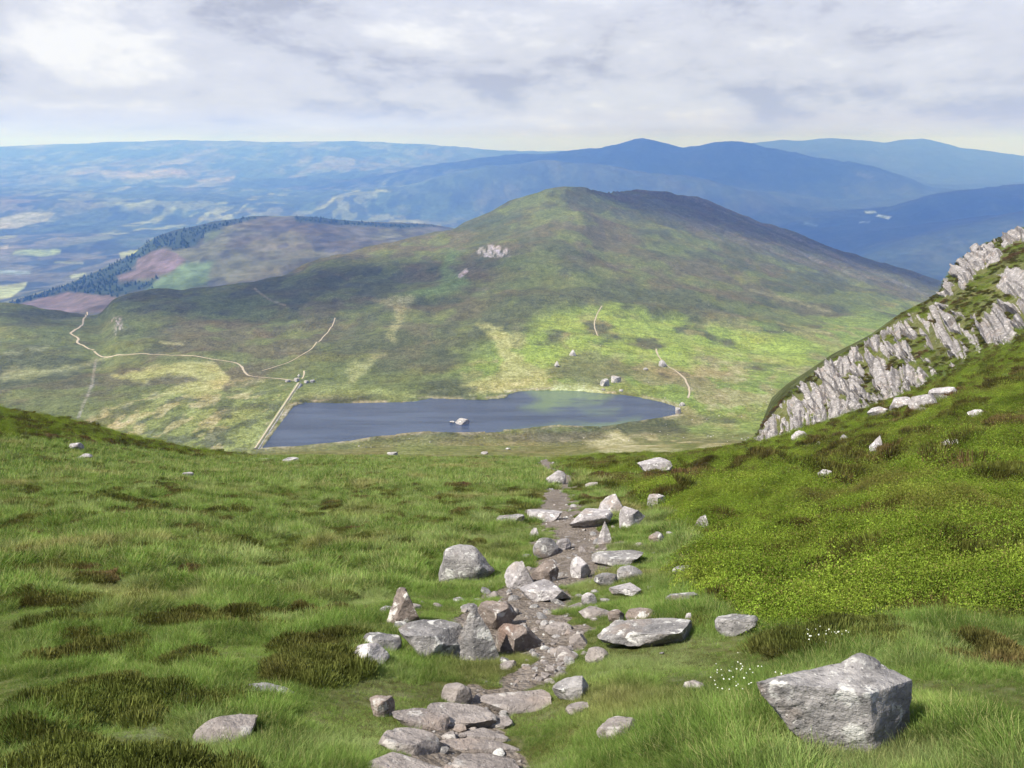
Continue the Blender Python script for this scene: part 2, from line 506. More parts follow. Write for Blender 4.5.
for poly, cc, k in [
        ([(480, 322), (500, 326), (512, 350), (548, 372), (555, 388), (470, 396), (458, 385), (500, 372), (498, 350)], PALE, .9),
        ([(376, 300), (420, 295), (412, 304), (402, 318), (398, 340), (388, 335), (394, 312)], (.20, .20, .085), .8),
        ([(450, 252), (458, 250), (452, 272), (470, 284), (430, 296), (400, 297), (440, 284), (444, 265)], (.10, .14, .035), .9),
        ([(350, 370), (358, 362), (385, 353), (370, 368), (352, 384), (342, 386)], (.20, .21, .08), .7),
        ([(262, 400), (330, 398), (430, 396), (400, 390), (330, 384), (300, 388)], MARSH, .8),
        ([(115, 376), (150, 368), (215, 362), (226, 378), (222, 388), (200, 394), (165, 392), (185, 386), (200, 378), (170, 374), (140, 380)], PALE, .85),
        ([(0, 374), (50, 368), (96, 360), (110, 358), (100, 364), (50, 374), (0, 382)], (.20, .21, .085), .8),
        ([(0, 349), (30, 350), (48, 345), (40, 352), (0, 353)], (.17, .18, .085), .7),
        ([(0, 370), (20, 366), (28, 370), (0, 377)], (.20, .2, .1), .6)]:
    lay(sl, pm(sl, poly, 3.5, 15) * k * sstep(nc_ + .3 * (nb - .5), .12, .40), cc)
m = pm(sl, [(70, 450), (100, 410), (150, 396), (240, 385), (290, 388), (262, 440), (250, 455), (120, 455)], 8, 20)
lay(sl, m * sstep(fbm(X / 12, Y / 26, 67, 5), 0.38, 0.60), MARSH)
lay(sl, m * sstep(fbm(X / 9, Y / 20, 69, 4), 0.56, 0.68) * .8, (.26, .24, .12))
lay(sl, m * sstep(fbm(X / 10, Y / 16, 71, 4), 0.60, 0.70) * .8, (.075, .085, .035))
lay(sl, pm(sl, [(115, 376), (150, 368), (215, 362), (228, 378), (222, 390), (200, 396), (165, 393), (185, 387), (204, 378), (170, 373), (140, 380)], 3, 10) * .85, (.235, .24, .085))
# land this side of the loch
m = sstep(-py, -462, -455) * sstep(-(GR[sl]), -470, -430) * sstep(GR[sl], 120, 180) * sstep(px, 225, 260)
lay(sl, m, (0.125, 0.122, 0.034))
lay(sl, m * sstep(fbm(X / 22, Y / 60, 73, 4), 0.48, 0.60), (.120, .135, .032))
lay(sl, m * sstep(fbm(X / 16, Y / 50, 75, 4), 0.57, 0.66) * sstep(px, 480, 560), (.26, .23, .11))
lay(sl, pm(sl, [(580, 436), (620, 430), (640, 445), (720, 452), (640, 458), (600, 452)], 3, 10) * .8, (.27, .25, .12))
lay(sl, pm(sl, [(490, 434), (600, 431), (612, 438), (560, 443), (505, 440)], 2, 5) * .7, (.085, .075, .035))
# shore strip
sdl = poly_sd(X, Y, LX, LY_)
lay(sl, (1 - sstep(-sdl, 1, 7)) * (sdl < 0) * sstep(fbm(X / 12, Y / 12, 77, 2), .35, .5) * .8, (.24, .22, .14))
lay(sl, pm(sl, [(545, 392), (560, 384), (585, 383), (612, 389), (600, 396), (570, 396)], 3, 5) * .9, (.26, .29, .13))
lay(sl, sstep(px, 728, 740) * (GR[sl] < 235), (.060, .070, .020))
# bare lines: gully walls, sheep tracks, screes
for pts, w, cc, k in [
        ([(255, 289), (268, 299), (285, 305)], .5, (.20, .19, .12), .7), ([(96, 360), (92, 385), (83, 405), (78, 420)], .9, (.20, .19, .15), .55),
        ([(750, 290), (790, 300), (830, 312)], .8, (.17, .17, .08), .5), ([(160, 342), (178, 344), (182, 345)], .8, (.2, .2, .09), .7),
        ([(460, 276), (466, 271)], 1.6, (.30, .27, .26), .9)]:
    lay(sl, lm(sl, pts, w) * k, cc)
# far right flank of the hill: shade put into the heather colour, with stony streaks
m = pm(sl, [(622, 194), (650, 186), (700, 194), (800, 230), (960, 285), (940, 296), (860, 282), (760, 250), (690, 226), (640, 206)], 9, 16)
lay(sl, m * .7, (.066, .070, .036))
lay(sl, m * sstep(fbm(px / 26 - py / 12, py / 3.0 - px / 7.0, 83, 4), .54, .68) * .45, (.15, .145, .12))
# small crags on the hill
lay(sl, pm(sl, [(478, 250), (488, 244), (508, 248), (511, 256), (495, 258), (482, 257)], 1.5, 6) * sstep(fbm(px / 2.2, py / 3.5, 87, 2), .42, .6), (.27, .25, .25))
lay(sl, pm(sl, [(445, 228), (470, 220), (500, 215), (520, 210), (528, 214), (500, 224), (460, 233)], 2, 6) * .6, (.045, .06, .025))
lay(sl, pm(sl, [(112, 318), (122, 316), (124, 330), (114, 334)], 2, 6) * sstep(fbm(px / 2, py / 4, 89, 2), .45, .6), (.25, .23, .22))
lay(sl, pm(sl, [(572, 352), (600, 350), (640, 372), (600, 385), (560, 380), (545, 372)], 4, 10) * .6, (.085, .075, .035))
# forest hill and the vales
sl = rows('dip', None)
X, Y = GX[sl], GY[sl]
px, py, rr_ = PX[sl], PY[sl], GR[sl]
na = fbm(X / 420, Y / 700, 91, 5)
nb = fbm(X / 140, Y / 260, 93, 5)
COL[sl] = np.array((0.030, 0.050, 0.022))
lay(sl, sstep(na, .50, .58) * .8, (.085, .10, .045))
lay(sl, sstep(fbm(X / 900, Y / 1500, 95, 4), .52, .64) * .7, (.075, .072, .045))
lay(sl, sstep(fbm(X / 200, Y / 520, 97, 4), .66, .74) * (rr_ < 9000) * (px < 560) * .7, (.15, .17, .06))
lay(sl, sstep(fbm(X / 90, Y / 240, 98, 4), .50, .60) * .85, (.012, .024, .012))
lay(sl, sstep(fbm(X / 600, Y / 1500, 99, 4), .66, .76) * sstep(rr_, 8000, 9500) * (px < 420) * .4, (.18, .17, .11))
m = sstep(px, 380, 540) * (rr_ > 3400)  # far right hills darkened, cloud shade put into their ground colour
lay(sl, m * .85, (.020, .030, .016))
s2 = rows('dip', 'forest_top')
X, Y = GX[s2], GY[s2]
px, py = PX[s2], PY[s2]
lay(s2, np.ones(px.shape), (.058, .057, .032))
lay(s2, sstep(fbm(X / 90, Y / 200, 101, 5), .47, .60) * .8, (.080, .085, .038))
lay(s2, sstep(fbm(X / 50, Y / 100, 103, 5), .56, .66) * .8, (.035, .038, .024))
FOREST = [[(-40, 312), (20, 300), (60, 284), (100, 268), (130, 252), (155, 233), (180, 225), (218, 217), (258, 214), (256, 219), (228, 226), (205, 234), (196, 246), (176, 250), (165, 246), (150, 252), (138, 262), (128, 271), (116, 278), (120, 284), (150, 280), (158, 277), (150, 288), (112, 297), (60, 296), (20, 304), (-40, 318)],
          [(292, 213), (440, 217), (448, 226), (400, 228), (340, 225), (296, 222)]]
CLEAR = [[(139, 259), (152, 251), (165, 249), (176, 252), (186, 260), (172, 270), (155, 277), (120, 281), (116, 276), (136, 270)],
         [(18, 304), (67, 292), (110, 296), (120, 300), (107, 312), (30, 314)]]
lay(s2, pm(s2, [(145, 287), (190, 262), (215, 262), (205, 284), (180, 292), (140, 300)], 3, 8) * .8, (.065, .105, .032))
lay(s2, pm(s2, [(205, 228), (218, 224), (222, 230), (212, 240), (204, 243)], 2, 5) * .7, (.075, .10, .035))
for f in FOREST:
    lay(s2, pm(s2, f, 2, 3), (.018, .032, .016))
for f in CLEAR:
    lay(s2, pm(s2, f, 1.2, 4), (.085, .066, .054))
    lay(s2, pm(s2, f, 1.2, 4) * sstep(fbm(px / 5 - py / 3, py / 1.4 + px / 5, 107, 3), .52, .62) * .5, (.11, .085, .070))
lay(s2, pm(s2, [(275, 288), (330, 262), (370, 250), (360, 256), (320, 272), (285, 292)], 2, 8) * .7, (.17, .145, .11))
s3 = rows('forest_top', 'blue_ridge')
for f, cc in [([(15, 251), (40, 249), (62, 250), (60, 255), (35, 256), (13, 255)], (.30, .34, .12)), ([(119, 253), (130, 250), (138, 250), (132, 255), (121, 258)], (.42, .40, .15)),
              ([(70, 276), (85, 272), (86, 274), (72, 279)], (.40, .40, .22)), ([(-20, 287), (12, 284), (28, 282), (24, 289), (8, 298), (-20, 300)], (.42, .42, .20)),
              ([(-20, 222), (20, 213), (40, 212), (56, 213), (48, 221), (20, 227), (-20, 231)], (.34, .30, .20)), ([(-5, 246), (10, 244), (8, 249), (-5, 250)], (.36, .3, .2)),
              ([(-20, 270), (10, 270), (31, 271), (30, 273.5), (-20, 274)], (.30, .34, .42)), ([(55, 262), (84, 262.5), (84, 264), (55, 263.5)], (.3, .32, .2)),
              ([(865, 211), (875, 211), (876, 213), (866, 213.5)], (.75, .78, .85)), ([(878, 214), (890, 216), (888, 219), (876, 216)], (.75, .78, .85)), ([(860, 222), (870, 221), (869, 223), (859, 224)], (.55, .6, .65)),
              ([(805, 222), (818, 224), (816, 227), (803, 225)], (.2, .25, .25)), ([(858, 173), (874, 176), (872, 178), (856, 176)], (.16, .15, .13))]:
    lay(s3, pm(s3, f, .9, 4) * .85, (cc[0] * .52, cc[1] * .60, cc[2] * .55))
s4 = rows('slopes', 'far_vale')
for f in [[(100, 173), (185, 169), (188, 175), (150, 178), (105, 178)], [(196, 178), (235, 176), (236, 180), (200, 182)]]:
    lay(s4, pm(s4, f, 2, 12) * .5, (.24, .21, .14))

# foreground: soil under the plants, the worn path
PATH_C = [(440, 800), (452, 760), (470, 728), (500, 700), (545, 672), (555, 655), (535, 640), (520, 622), (522, 600), (545, 585), (575, 560), (580, 545), (572, 530), (560, 515), (553, 495), (568, 482), (560, 474), (548, 468), (545, 460)]
PATH_W = [62, 62, 56, 48, 36, 34, 46, 56, 58, 54, 44, 36, 33, 28, 20, 15, 12, 9, 8]
PATH_P = [(505, 608), (560, 597), (600, 590)]
pw = [at(*p) for p in PATH_C]
pw_xy = [(p[0], p[1]) for p in pw]
pw_w = [w * math.hypot(p[1], p[2] - EYE) / F for w, p in zip(PATH_W, pw)]


def path_mask(x, y):
    """1 on the worn path, 0 on the turf"""
    best = np.full(np.shape(x), 9.0)
    jn = (fbm(x / 0.35, y / 0.35, 111, 3) - 0.5)
    for (x1, y1), (x2, y2), w1, w2 in zip(pw_xy[:-1], pw_xy[1:], pw_w[:-1], pw_w[1:]):
        ex, ey = x2 - x1, y2 - y1
        t = np.clip(((x - x1) * ex + (y - y1) * ey) / (ex * ex + ey * ey + 1e-9), 0, 1)
        d = np.hypot(x - x1 - t * ex, y - y1 - t * ey) / (w1 + (w2 - w1) * t)
        best = np.minimum(best, d)
    return 1 - sstep(best + jn * 1.7 + (fbm(x / 1.1, y / 1.1, 112, 2) - .5) * .9, 0.7, 1.05)


BUSH = [(560, 462), (640, 455), (757, 440), (1030, 330), (1100, 200), (1300, 300), (1300, 640), (1030, 612), (960, 606), (880, 612), (800, 628), (770, 622), (745, 606), (700, 590), (690, 570), (700, 545), (690, 525), (655, 505), (640, 490), (600, 478)]
sl = rows(None, 'cragtop')
X, Y = GX[sl], GY[sl]
bush_m = pm(sl, BUSH, 8, 30)
COL[sl] = np.array((.075, .082, .026))
lay(sl, sstep(fbm(X / 2.0, Y / 2.0, 113, 4), .45, .6) * .7, (.10, .105, .035))
lay(sl, bush_m, (.060, .080, .018))
lay(sl, bush_m * sstep(fbm(X / 1.6, Y / 3, 115, 4), .52, .64) * .8, (.050, .040, .020))
BARE = np.zeros(GX.shape)
BARE[sl] = path_mask(X, Y)

# ------------------------------------------------------------------ mesh helpers
def mesh_from(name, V, faces, mat=None, smooth=True, colors=None, attrs=None):
    me = bpy.data.meshes.new(name)
    V = np.ascontiguousarray(V, dtype=np.float32)
    faces = np.ascontiguousarray(faces, dtype=np.int32)
    nf, k = faces.shape
    me.vertices.add(len(V))
    me.vertices.foreach_set('co', V.ravel())
    me.loops.add(nf * k)
    me.loops.foreach_set('vertex_index', faces.ravel())
    me.polygons.add(nf)
    me.polygons.foreach_set('loop_start', np.arange(0, nf * k, k, dtype=np.int32))
    me.polygons.foreach_set('use_smooth', np.full(nf, smooth))
    me.update(calc_edges=True)
    if colors is not None:
        ca = me.attributes.new('cover', 'FLOAT_COLOR', 'POINT')
        c4 = np.ones((len(V), 4), np.float32)
        c4[:, :3] = colors
        ca.data.foreach_set('color', c4.ravel())
    for k_, v in (attrs or {}).items():
        at_ = me.attributes.new(k_, 'FLOAT', 'POINT')
        at_.data.foreach_set('value', np.ascontiguousarray(v, dtype=np.float32))
    if mat:
        me.materials.append(mat)
    return me


def link(name, me, parent=None, **props):
    o = bpy.data.objects.new(name, me)
    col.objects.link(o)
    if parent:
        o.parent = parent
    for k, v in props.items():
        if v is not None:
            o[k] = v
    return o


def tag(o, label, cat, group=None):
    o['label'] = label
    o['category'] = cat
    if group:
        o['group'] = group
    return o


def mat_new(name):
    m = bpy.data.materials.new(name)
    m.use_nodes = True
    return m, NT(m.node_tree)


def terrain_mat(name, scales, amt, bump_scale, bump_dist, rough=0.95, bare=False):
    m, t = mat_new(name)
    pos = t.n('ShaderNodeNewGeometry').outputs['Position']
    base = t.n('ShaderNodeAttribute', attribute_name='cover').outputs['Color']
    c = base
    for s, a_, sq in scales:
        mp = t.n('ShaderNodeMapping', ins={'Vector': pos, 'Scale': (1, sq, 1)}).outputs[0]
        nz = t.noise(mp, s, 5, 0.6)
        f = t.smooth(nz, 0.3, 0.7, 1 - a_, 1 + a_)
        fc = t.n('ShaderNodeCombineXYZ', ins={0: f, 1: f, 2: t.math('MULTIPLY', f, f)}).outputs[0]
        c = t.mix(1.0, c, fc, 'MULTIPLY')
    hue = t.noise(pos, scales[-1][0] * 0.37, 4, 0.6)
    c = t.mix(t.smooth(hue, 0.45, 0.7, 0.0, 0.35), c, t.mix(1.0, c, (1.35, 0.92, 0.85), 'MULTIPLY'))
    h = t.noise(pos, bump_scale, 6, 0.65)
    if bare:
        bm_ = t.n('ShaderNodeAttribute', attribute_name='bare').outputs['Fac']
        e1n = t.noise(pos, 7.0, 6, .65)
        e2n = t.noise(pos, 60.0, 4, .6)
        e3n = t.n('ShaderNodeTexVoronoi', ins={'Vector': pos, 'Scale': 26.0}).outputs['Distance']
        ec = t.ramp(e1n, [(.3, (.095, .076, .060)), (.5, (.160, .134, .112)), (.68, (.225, .195, .172))])
        ec = t.mix(t.smooth(e3n, .28, .12, 0, .55), ec, (.27, .24, .215))
        ec = t.mix(t.smooth(e2n, .45, .70, 0, .6), ec, (.075, .058, .045))
        bmask = t.smooth(t.math('ADD', bm_, t.math('MULTIPLY', t.math('SUBTRACT', e1n, .5), 1.1)), .38, .56)
        c = t.mix(bmask, c, ec)
        h = t.math('ADD', h, t.math('MULTIPLY', bmask, t.math('SUBTRACT', t.math('MULTIPLY', e2n, .6), e3n)))
    bs = t.n('ShaderNodeBsdfPrincipled', ins={'Base Color': c, 'Roughness': rough, 'Specular IOR Level': 0.15})
    bp = t.n('ShaderNodeBump', ins={'Height': h, 'Strength': amt, 'Distance': bump_dist})
    t.set(bs, 'Normal', bp.outputs[0])
    t.n('ShaderNodeOutputMaterial', ins={0: bs})
    return m


M_GROUND = terrain_mat('turf_soil', [(9.0, .35, 1), (1.3, .3, 1)], 0.7, 22.0, 0.05, bare=True)
M_MOOR = terrain_mat('moor_heather', [(0.55, .34, .7), (0.16, .28, .7), (0.05, .14, .7)], 0.9, 0.4, 2.2)
M_HILLS = terrain_mat('far_hillsides', [(0.03, .35, .6), (0.007, .3, .6)], 0.5, 0.02, 14.0)


def grid_obj(name, a, b, mat, attrs=None):
    r_ = slice(ROW[a] if a else 0, ROW[b] + 1)
    gx, gy, gz = GX[r_], GY[r_], GZ[r_]
    nr = gx.shape[0]
    V = np.stack([gx, gy, gz], -1).reshape(-1, 3)
    ii = (np.arange(nr - 1)[:, None] * NC + np.arange(NC - 1)[None]).ravel()
    Fc = np.stack([ii, ii + 1, ii + NC + 1, ii + NC], -1)
    me = mesh_from(name, V, Fc, mat, True, COL[r_].reshape(-1, 3), attrs)
    return link(name, me, kind='structure')


grid_obj('ground', None, 'cragtop', M_GROUND, {'bare': BARE[:ROW['cragtop'] + 1].ravel()})
grid_obj('moorland', 'cragtop', 'dip', M_MOOR)
grid_obj('hills', 'dip', 'beyond', M_HILLS)

# ------------------------------------------------------------------ loch water
m, t = mat_new('loch_water')
pos = t.n('ShaderNodeNewGeometry').outputs['Position']
mp = t.n('ShaderNodeMapping', ins={'Vector': pos, 'Scale': (0.55, 1.3, 1), 'Rotation': (0, 0, 0.15)}).outputs[0]
weed = t.n('ShaderNodeAttribute', attribute_name='weed').outputs['Fac']
wv = t.noise(t.n('ShaderNodeMapping', ins={'Vector': pos, 'Scale': (1, 2.2, 1)}).outputs[0], 0.035, 3, .6)
wmask = t.math('MULTIPLY', weed, t.smooth(wv, .30, .52))
streak = t.noise(t.n('ShaderNodeMapping', ins={'Vector': pos, 'Scale': (0.25, 2.0, 1), 'Rotation': (0, 0, .12)}).outputs[0], 0.05, 5, .65)
wc = t.mix(t.smooth(streak, .35, .65), (0.014, 0.022, 0.042), (0.036, 0.050, 0.084))  # brightness streaks of the ripples painted into the water colour
wc = t.mix(t.math('MULTIPLY', wmask, .9), wc, (.085, .125, .045))
bs = t.n('ShaderNodeBsdfPrincipled', ins={'Base Color': wc, 'Roughness': 0.12, 'IOR': 1.333})
hb = t.math('ADD', t.noise(mp, 0.9, 4, .6), t.math('MULTIPLY', t.noise(mp, 3.2, 3, .6), .35))
t.set(bs, 'Normal', t.n('ShaderNodeBump', ins={'Height': hb, 'Strength': .55, 'Distance': .55}).outputs[0])
t.n('ShaderNodeOutputMaterial', ins={0: bs})
M_WATER = m


def smooth_loop(X, Y, n):
    X, Y = np.append(X, X[0]), np.append(Y, Y[0])
    s = np.concatenate([[0], np.cumsum(np.hypot(np.diff(X), np.diff(Y)))])
    q = np.linspace(0, s[-1], n, endpoint=False)
    return np.interp(q, s, X), np.interp(q, s, Y)


# water sheet as a clipped grid so that the weed beds can be mapped on it
gx = np.arange(LX.min() - 6, LX.max() + 6, 2.0)
gy = np.arange(LY_.min() - 6, LY_.max() + 6, 2.0)
XX, YY = np.meshgrid(gx, gy)
SD = poly_sd(XX, YY, LX, LY_)
keep = SD > -4.0
idm = -np.ones(XX.shape, int)
idm[keep] = np.arange(keep.sum())
q = np.stack([idm[:-1, :-1], idm[:-1, 1:], idm[1:, 1:], idm[1:, :-1]], -1).reshape(-1, 4)
q = q[(q >= 0).all(1)]
V = np.stack([XX[keep], YY[keep], np.full(keep.sum(), ZL)], -1)
wpx, wpy = project(V[:, 0], V[:, 1], V[:, 2])
wd = np.zeros(len(V))
for poly, k in [([(520, 388), (560, 386), (620, 392), (600, 404), (570, 408), (545, 412), (520, 408), (540, 400)], 1.0), ([(500, 432), (545, 426), (560, 423), (600, 422), (640, 418), (640, 428), (560, 434)], .9), ([(580, 410), (620, 407), (615, 414), (590, 416)], .7)]:
    p = np.array(poly, float)
    wd = np.maximum(wd, k * sstep(poly_sd(wpx, wpy, p[:, 0], p[:, 1]), -5, 6))
link('water', mesh_from('water', V, q, M_WATER, True, attrs={'weed': wd}), kind='structure')

# ------------------------------------------------------------------ tracks on the moor
m, t = mat_new('pale_gravel')
pos = t.n('ShaderNodeNewGeometry').outputs['Position']
c = t.mix(t.noise(pos, .8, 5, .6), (.23, .19, .135), (.42, .36, .28))
bs = t.n('ShaderNodeBsdfPrincipled', ins={'Base Color': c, 'Roughness': .95})
t.n('ShaderNodeOutputMaterial', ins={0: bs})
M_GRAVEL = m


def smooth_line(pts, n):
    p = np.array(pts, float)
    for _ in range(2):
        q = np.empty((2 * len(p) - 2, p.shape[1]))
        q[0::2] = p[:-1] * .75 + p[1:] * .25
        q[1::2] = p[:-1] * .25 + p[1:] * .75
        p = np.vstack([p[:1], q, p[-1:]])
    s = np.concatenate([[0], np.cumsum(np.linalg.norm(np.diff(p, axis=0), axis=1))])
    k = np.linspace(0, s[-1], n)
    return np.stack([np.interp(k, s, p[:, i]) for i in range(p.shape[1])], 1)


def track(pts, width, n=90, seed=0):
    w = np.array([at(px_, py_, 140)[:2] for px_, py_ in pts])
    c_ = smooth_line(w, n)
    d = np.gradient(c_, axis=0)
    d /= np.linalg.norm(d, axis=1)[:, None] + 1e-9
    nrm = np.stack([-d[:, 1], d[:, 0]], 1)
    k = np.arange(n)
    width = width * .8
    wl = width * (0.55 + 0.5 * vnoise(k * .35, k * 0 + seed, 5))
    wr = width * (0.55 + 0.5 * vnoise(k * .35, k * 0 + seed + 9, 6))
    rowsv = []
    for f in (-1, -.4, .4, 1):
        pxy = c_ + nrm * (np.where(f < 0, wl, wr) * f)[:, None]
        rowsv.append(np.column_stack([pxy, ground(pxy[:, 0], pxy[:, 1]) + 0.22]))
    V = np.stack(rowsv, 1).reshape(-1, 3)
    ii = (np.arange(n - 1)[:, None] * 4 + np.arange(3)[None]).ravel()
    Fc = np.stack([ii, ii + 1, ii + 5, ii + 4], -1)
    return link('track', mesh_from('track', V, Fc, M_GRAVEL), kind='structure')


track([(300, 381), (285, 379.5), (268, 378), (250, 376.5), (245, 373), (241, 365), (232, 362), (215, 359.5), (180, 356), (150, 354), (125, 355.5), (112, 356.5)], 1.15, 140, 1)
track([(113, 356.5), (106, 357.5), (100, 356.5), (94, 352), (88, 348), (80, 344.5), (76, 342), (80, 339.5), (76, 336.5), (69, 334), (74, 330.5), (81, 327.5), (83, 321), (87, 316), (87, 312)], 1.35, 150, 2)
track([(262, 371), (285, 364), (303, 355), (315, 346), (325, 335), (333, 325), (335, 318)], .8, 80, 5)
track([(602, 306), (597, 314), (594, 322), (595, 330), (598, 336)], .8, 40, 6)
track([(656, 349), (659, 358), (667, 366), (679, 373), (687, 382), (690, 392), (688, 398)], 1.0, 60, 7)
track([(302, 379), (304, 376), (304, 371)], .8, 20, 8)

# ------------------------------------------------------------------ rock material
def rock_mat(name, pale, dark, brown, lichen, sc_=1.0):
    m, t = mat_new(name)
    g = t.n('ShaderNodeNewGeometry')
    pos = t.vmath('SCALE', g.outputs['Position'])
    pos.node.inputs['Scale'].default_value = sc_
    oi = t.n('ShaderNodeObjectInfo').outputs['Random']
    off = t.vmath('ADD', pos, t.n('ShaderNodeCombineXYZ', ins={0: t.math('MULTIPLY', oi, 31.0), 1: t.math('MULTIPLY', oi, 17.0), 2: 0.0}).outputs[0])
    grain_v = t.n('ShaderNodeMapping', ins={'Vector': off, 'Rotation': (0.5, 0.9, 0.3), 'Scale': (1, 1, 1.7)}).outputs[0]
    n_a = t.noise(off, 3.0, 6, .65)
    n_b = t.noise(grain_v, 16.0, 6, .7)
    n_c = t.noise(off, 9.0, 5, .6, .6)
    c = t.ramp(n_a, [(.33, dark), (.5, tuple((a_ + b_) / 2 for a_, b_ in zip(dark, pale))), (.66, pale)])
    c = t.mix(t.smooth(n_b, .42, .66, 0, .55), c, tuple(v * .55 for v in dark))
    c = t.mix(t.smooth(t.noise(off, 2.2, 4, .6), .54, .68, 0, .8), c, brown)
    vor = t.n('ShaderNodeTexVoronoi', ins={'Vector': t.vmath('ADD', off, t.n('ShaderNodeCombineXYZ', ins={0: t.math('MULTIPLY', n_c, .25), 1: t.math('MULTIPLY', n_b, .12), 2: 0.0}).outputs[0]), 'Scale': 7.5}).outputs['Distance']
    lm_ = t.math('MULTIPLY', t.smooth(vor, .42, .30), t.smooth(n_c, .46, .58))
    c = t.mix(t.math('MULTIPLY', lm_, .85), c, lichen)
    spots = t.noise(off, 46.0, 3, .6)
    c = t.mix(t.smooth(spots, .60, .70, 0, .75), c, tuple(v * .35 for v in dark))
    c = t.mix(t.smooth(t.noise(off, 38.0, 3, .6), .62, .70, 0, .6), c, lichen)
    bs = t.n('ShaderNodeBsdfPrincipled', ins={'Base Color': c, 'Roughness': .9, 'Specular IOR Level': .2})
    hh = t.math('ADD', t.math('MULTIPLY', n_b, .7), t.math('ADD', t.math('MULTIPLY', n_c, .8), t.math('MULTIPLY', spots, .35)))
    t.set(bs, 'Normal', t.n('ShaderNodeBump', ins={'Height': hh, 'Strength': .85, 'Distance': .035 / sc_}).outputs[0])
    t.n('ShaderNodeOutputMaterial', ins={0: bs})
    return m


M_ROCK = rock_mat('lichened_grey_rock', (.33, .31, .30), (.12, .115, .115), (.20, .155, .125), (.50, .49, .46))
M_ROCKW = rock_mat('pale_lichened_rock', (.44, .41, .41), (.19, .175, .175), (.26, .215, .19), (.60, .58, .56))
M_ROCKB = rock_mat('brown_mottled_rock', (.27, .22, .19), (.11, .09, .08), (.17, .11, .085), (.48, .46, .43))
M_SLAB = rock_mat('worn_pinkish_stone', (.30, .265, .245), (.17, .148, .138), (.24, .195, .168), (.38, .355, .33))
M_CRAG = rock_mat('pale_crag_rock', (.345, .32, .31), (.14, .13, .125), (.25, .205, .18), (.50, .47, .455), .30)
M_FARROCK = rock_mat('distant_rock', (.42, .40, .40), (.20, .19, .19), (.26, .22, .20), (.55, .54, .53), .12)

# ------------------------------------------------------------------ boulders
import bmesh
_ico = {}


def ico(sub):
    if sub not in _ico:
        bm = bmesh.new()
        bmesh.ops.create_icosphere(bm, subdivisions=sub, radius=1.0)
        V = np.array([v.co[:] for v in bm.verts])
        Fc = np.array([[v.index for v in f.verts] for f in bm.faces])
        bm.free()
        _ico[sub] = (V, Fc)
    return _ico[sub]


def n3(p, s, seed):
    return (fbm(p[:, 0] * s + seed, p[:, 1] * s + p[:, 2] * s * .7, seed, 3) + fbm(p[:, 1] * s - seed, p[:, 2] * s - p[:, 0] * s * .6, seed + 5, 3)) - 1.0


def cut(V, planes):
    for n, d in planes:
        n = np.array(n, float)
        n /= np.linalg.norm(n)
        ex = V @ n - d
        V = V - np.outer(np.maximum(ex, 0), n)
    return V


def rock_verts(kind, seed, sub):
    r_ = np.random.default_rng(seed)
    V, Fc = ico(sub)
    V = V.copy()
    if kind == 'pyramid':
        planes = [((-.80, -.5, .42), .42), ((.75, -.55, .42), .44), ((-.35, .9, .5), .45), ((.6, .8, .35), .5), ((0, 0, -1), .5)]
        V = cut(V * 1.25, planes)
    else:
        planes = []
        k = {'round': 15, 'slab': 9, 'block': 9, 'fang': 8}[kind]
        for _ in range(k):
            n = r_.normal(size=3)
            planes.append((n, r_.uniform(.52, .86) if kind != 'round' else r_.uniform(.70, .92)))
        if kind == 'slab':
            planes += [((r_.uniform(-.15, .15), r_.uniform(-.25, .05), 1), .40), ((r_.uniform(-.3, .3), -1, .1), .62)]
        if kind == 'block':
            planes += [((r_.uniform(-.25, .1), r_.uniform(-.35, 0), 1), .55), ((.8, -.7, .12), .55), ((-.75, -.65, .15), .6)]
        if kind == 'fang':
            planes += [((-.85, -.3, .5), .38), ((.9, .1, .35), .36), ((0, -1, .25), .5)]
        V = cut(V, planes)
    V = V * (1 + 0.07 * n3(V, 2.2, seed % 50 + 3) + 0.035 * n3(V, 7.0, seed % 50 + 9))[:, None]
    crack = np.abs(n3(V, 1.6, seed % 40 + 20))
    V = V * (1 - 0.05 * (1 - sstep(crack, 0.0, 0.06)))[:, None]
    lo, hi = V.min(0), V.max(0)
    V = (V - (lo + hi) / 2) / (hi - lo)
    V[:, 2] += .5
    return V, Fc       # unit box, base at z = 0


FOOT = []           # (x, y, radius) of every stone, for keeping plants off it


def hull_rock(pts, S, fine, seed, amp=1.0):
    """a faceted stone from its corner points, broken up by small knocks and one joint"""
    bm = bmesh.new()
    for p in pts:
        bm.verts.new((p[0] * S, p[1] * S, p[2] * S))
    bmesh.ops.convex_hull(bm, input=bm.verts)
    bmesh.ops.triangulate(bm, faces=bm.faces[:])
    for _ in range(7):
        long_ = [e for e in bm.edges if e.calc_length() > fine]
        if not long_:
            break
        bmesh.ops.subdivide_edges(bm, edges=long_, cuts=1)
        bmesh.ops.triangulate(bm, faces=bm.faces[:])
    bmesh.ops.smooth_vert(bm, verts=bm.verts[:], factor=.5, use_axis_x=True, use_axis_y=True, use_axis_z=True)
    bm.normal_update()
    bm.verts.index_update()
    V = np.array([v.co[:] for v in bm.verts])
    Fc = np.array([[v.index for v in f.verts] for f in bm.faces])
    N_ = np.array([v.normal[:] for v in bm.verts])
    bm.free()
    disp = .016 * n3(V, 4.0, seed) + .010 * n3(V * np.array([1, 1, 2.2]), 12.0, seed + 3) + .006 * n3(V, 36.0, seed + 4)
    cr = np.abs(n3(V * np.array([1, 1, 2.6]), 2.3, seed + 21))
    disp -= .007 * (1 - sstep(cr, 0, .04))
    return V + N_ * disp[:, None] * amp, Fc


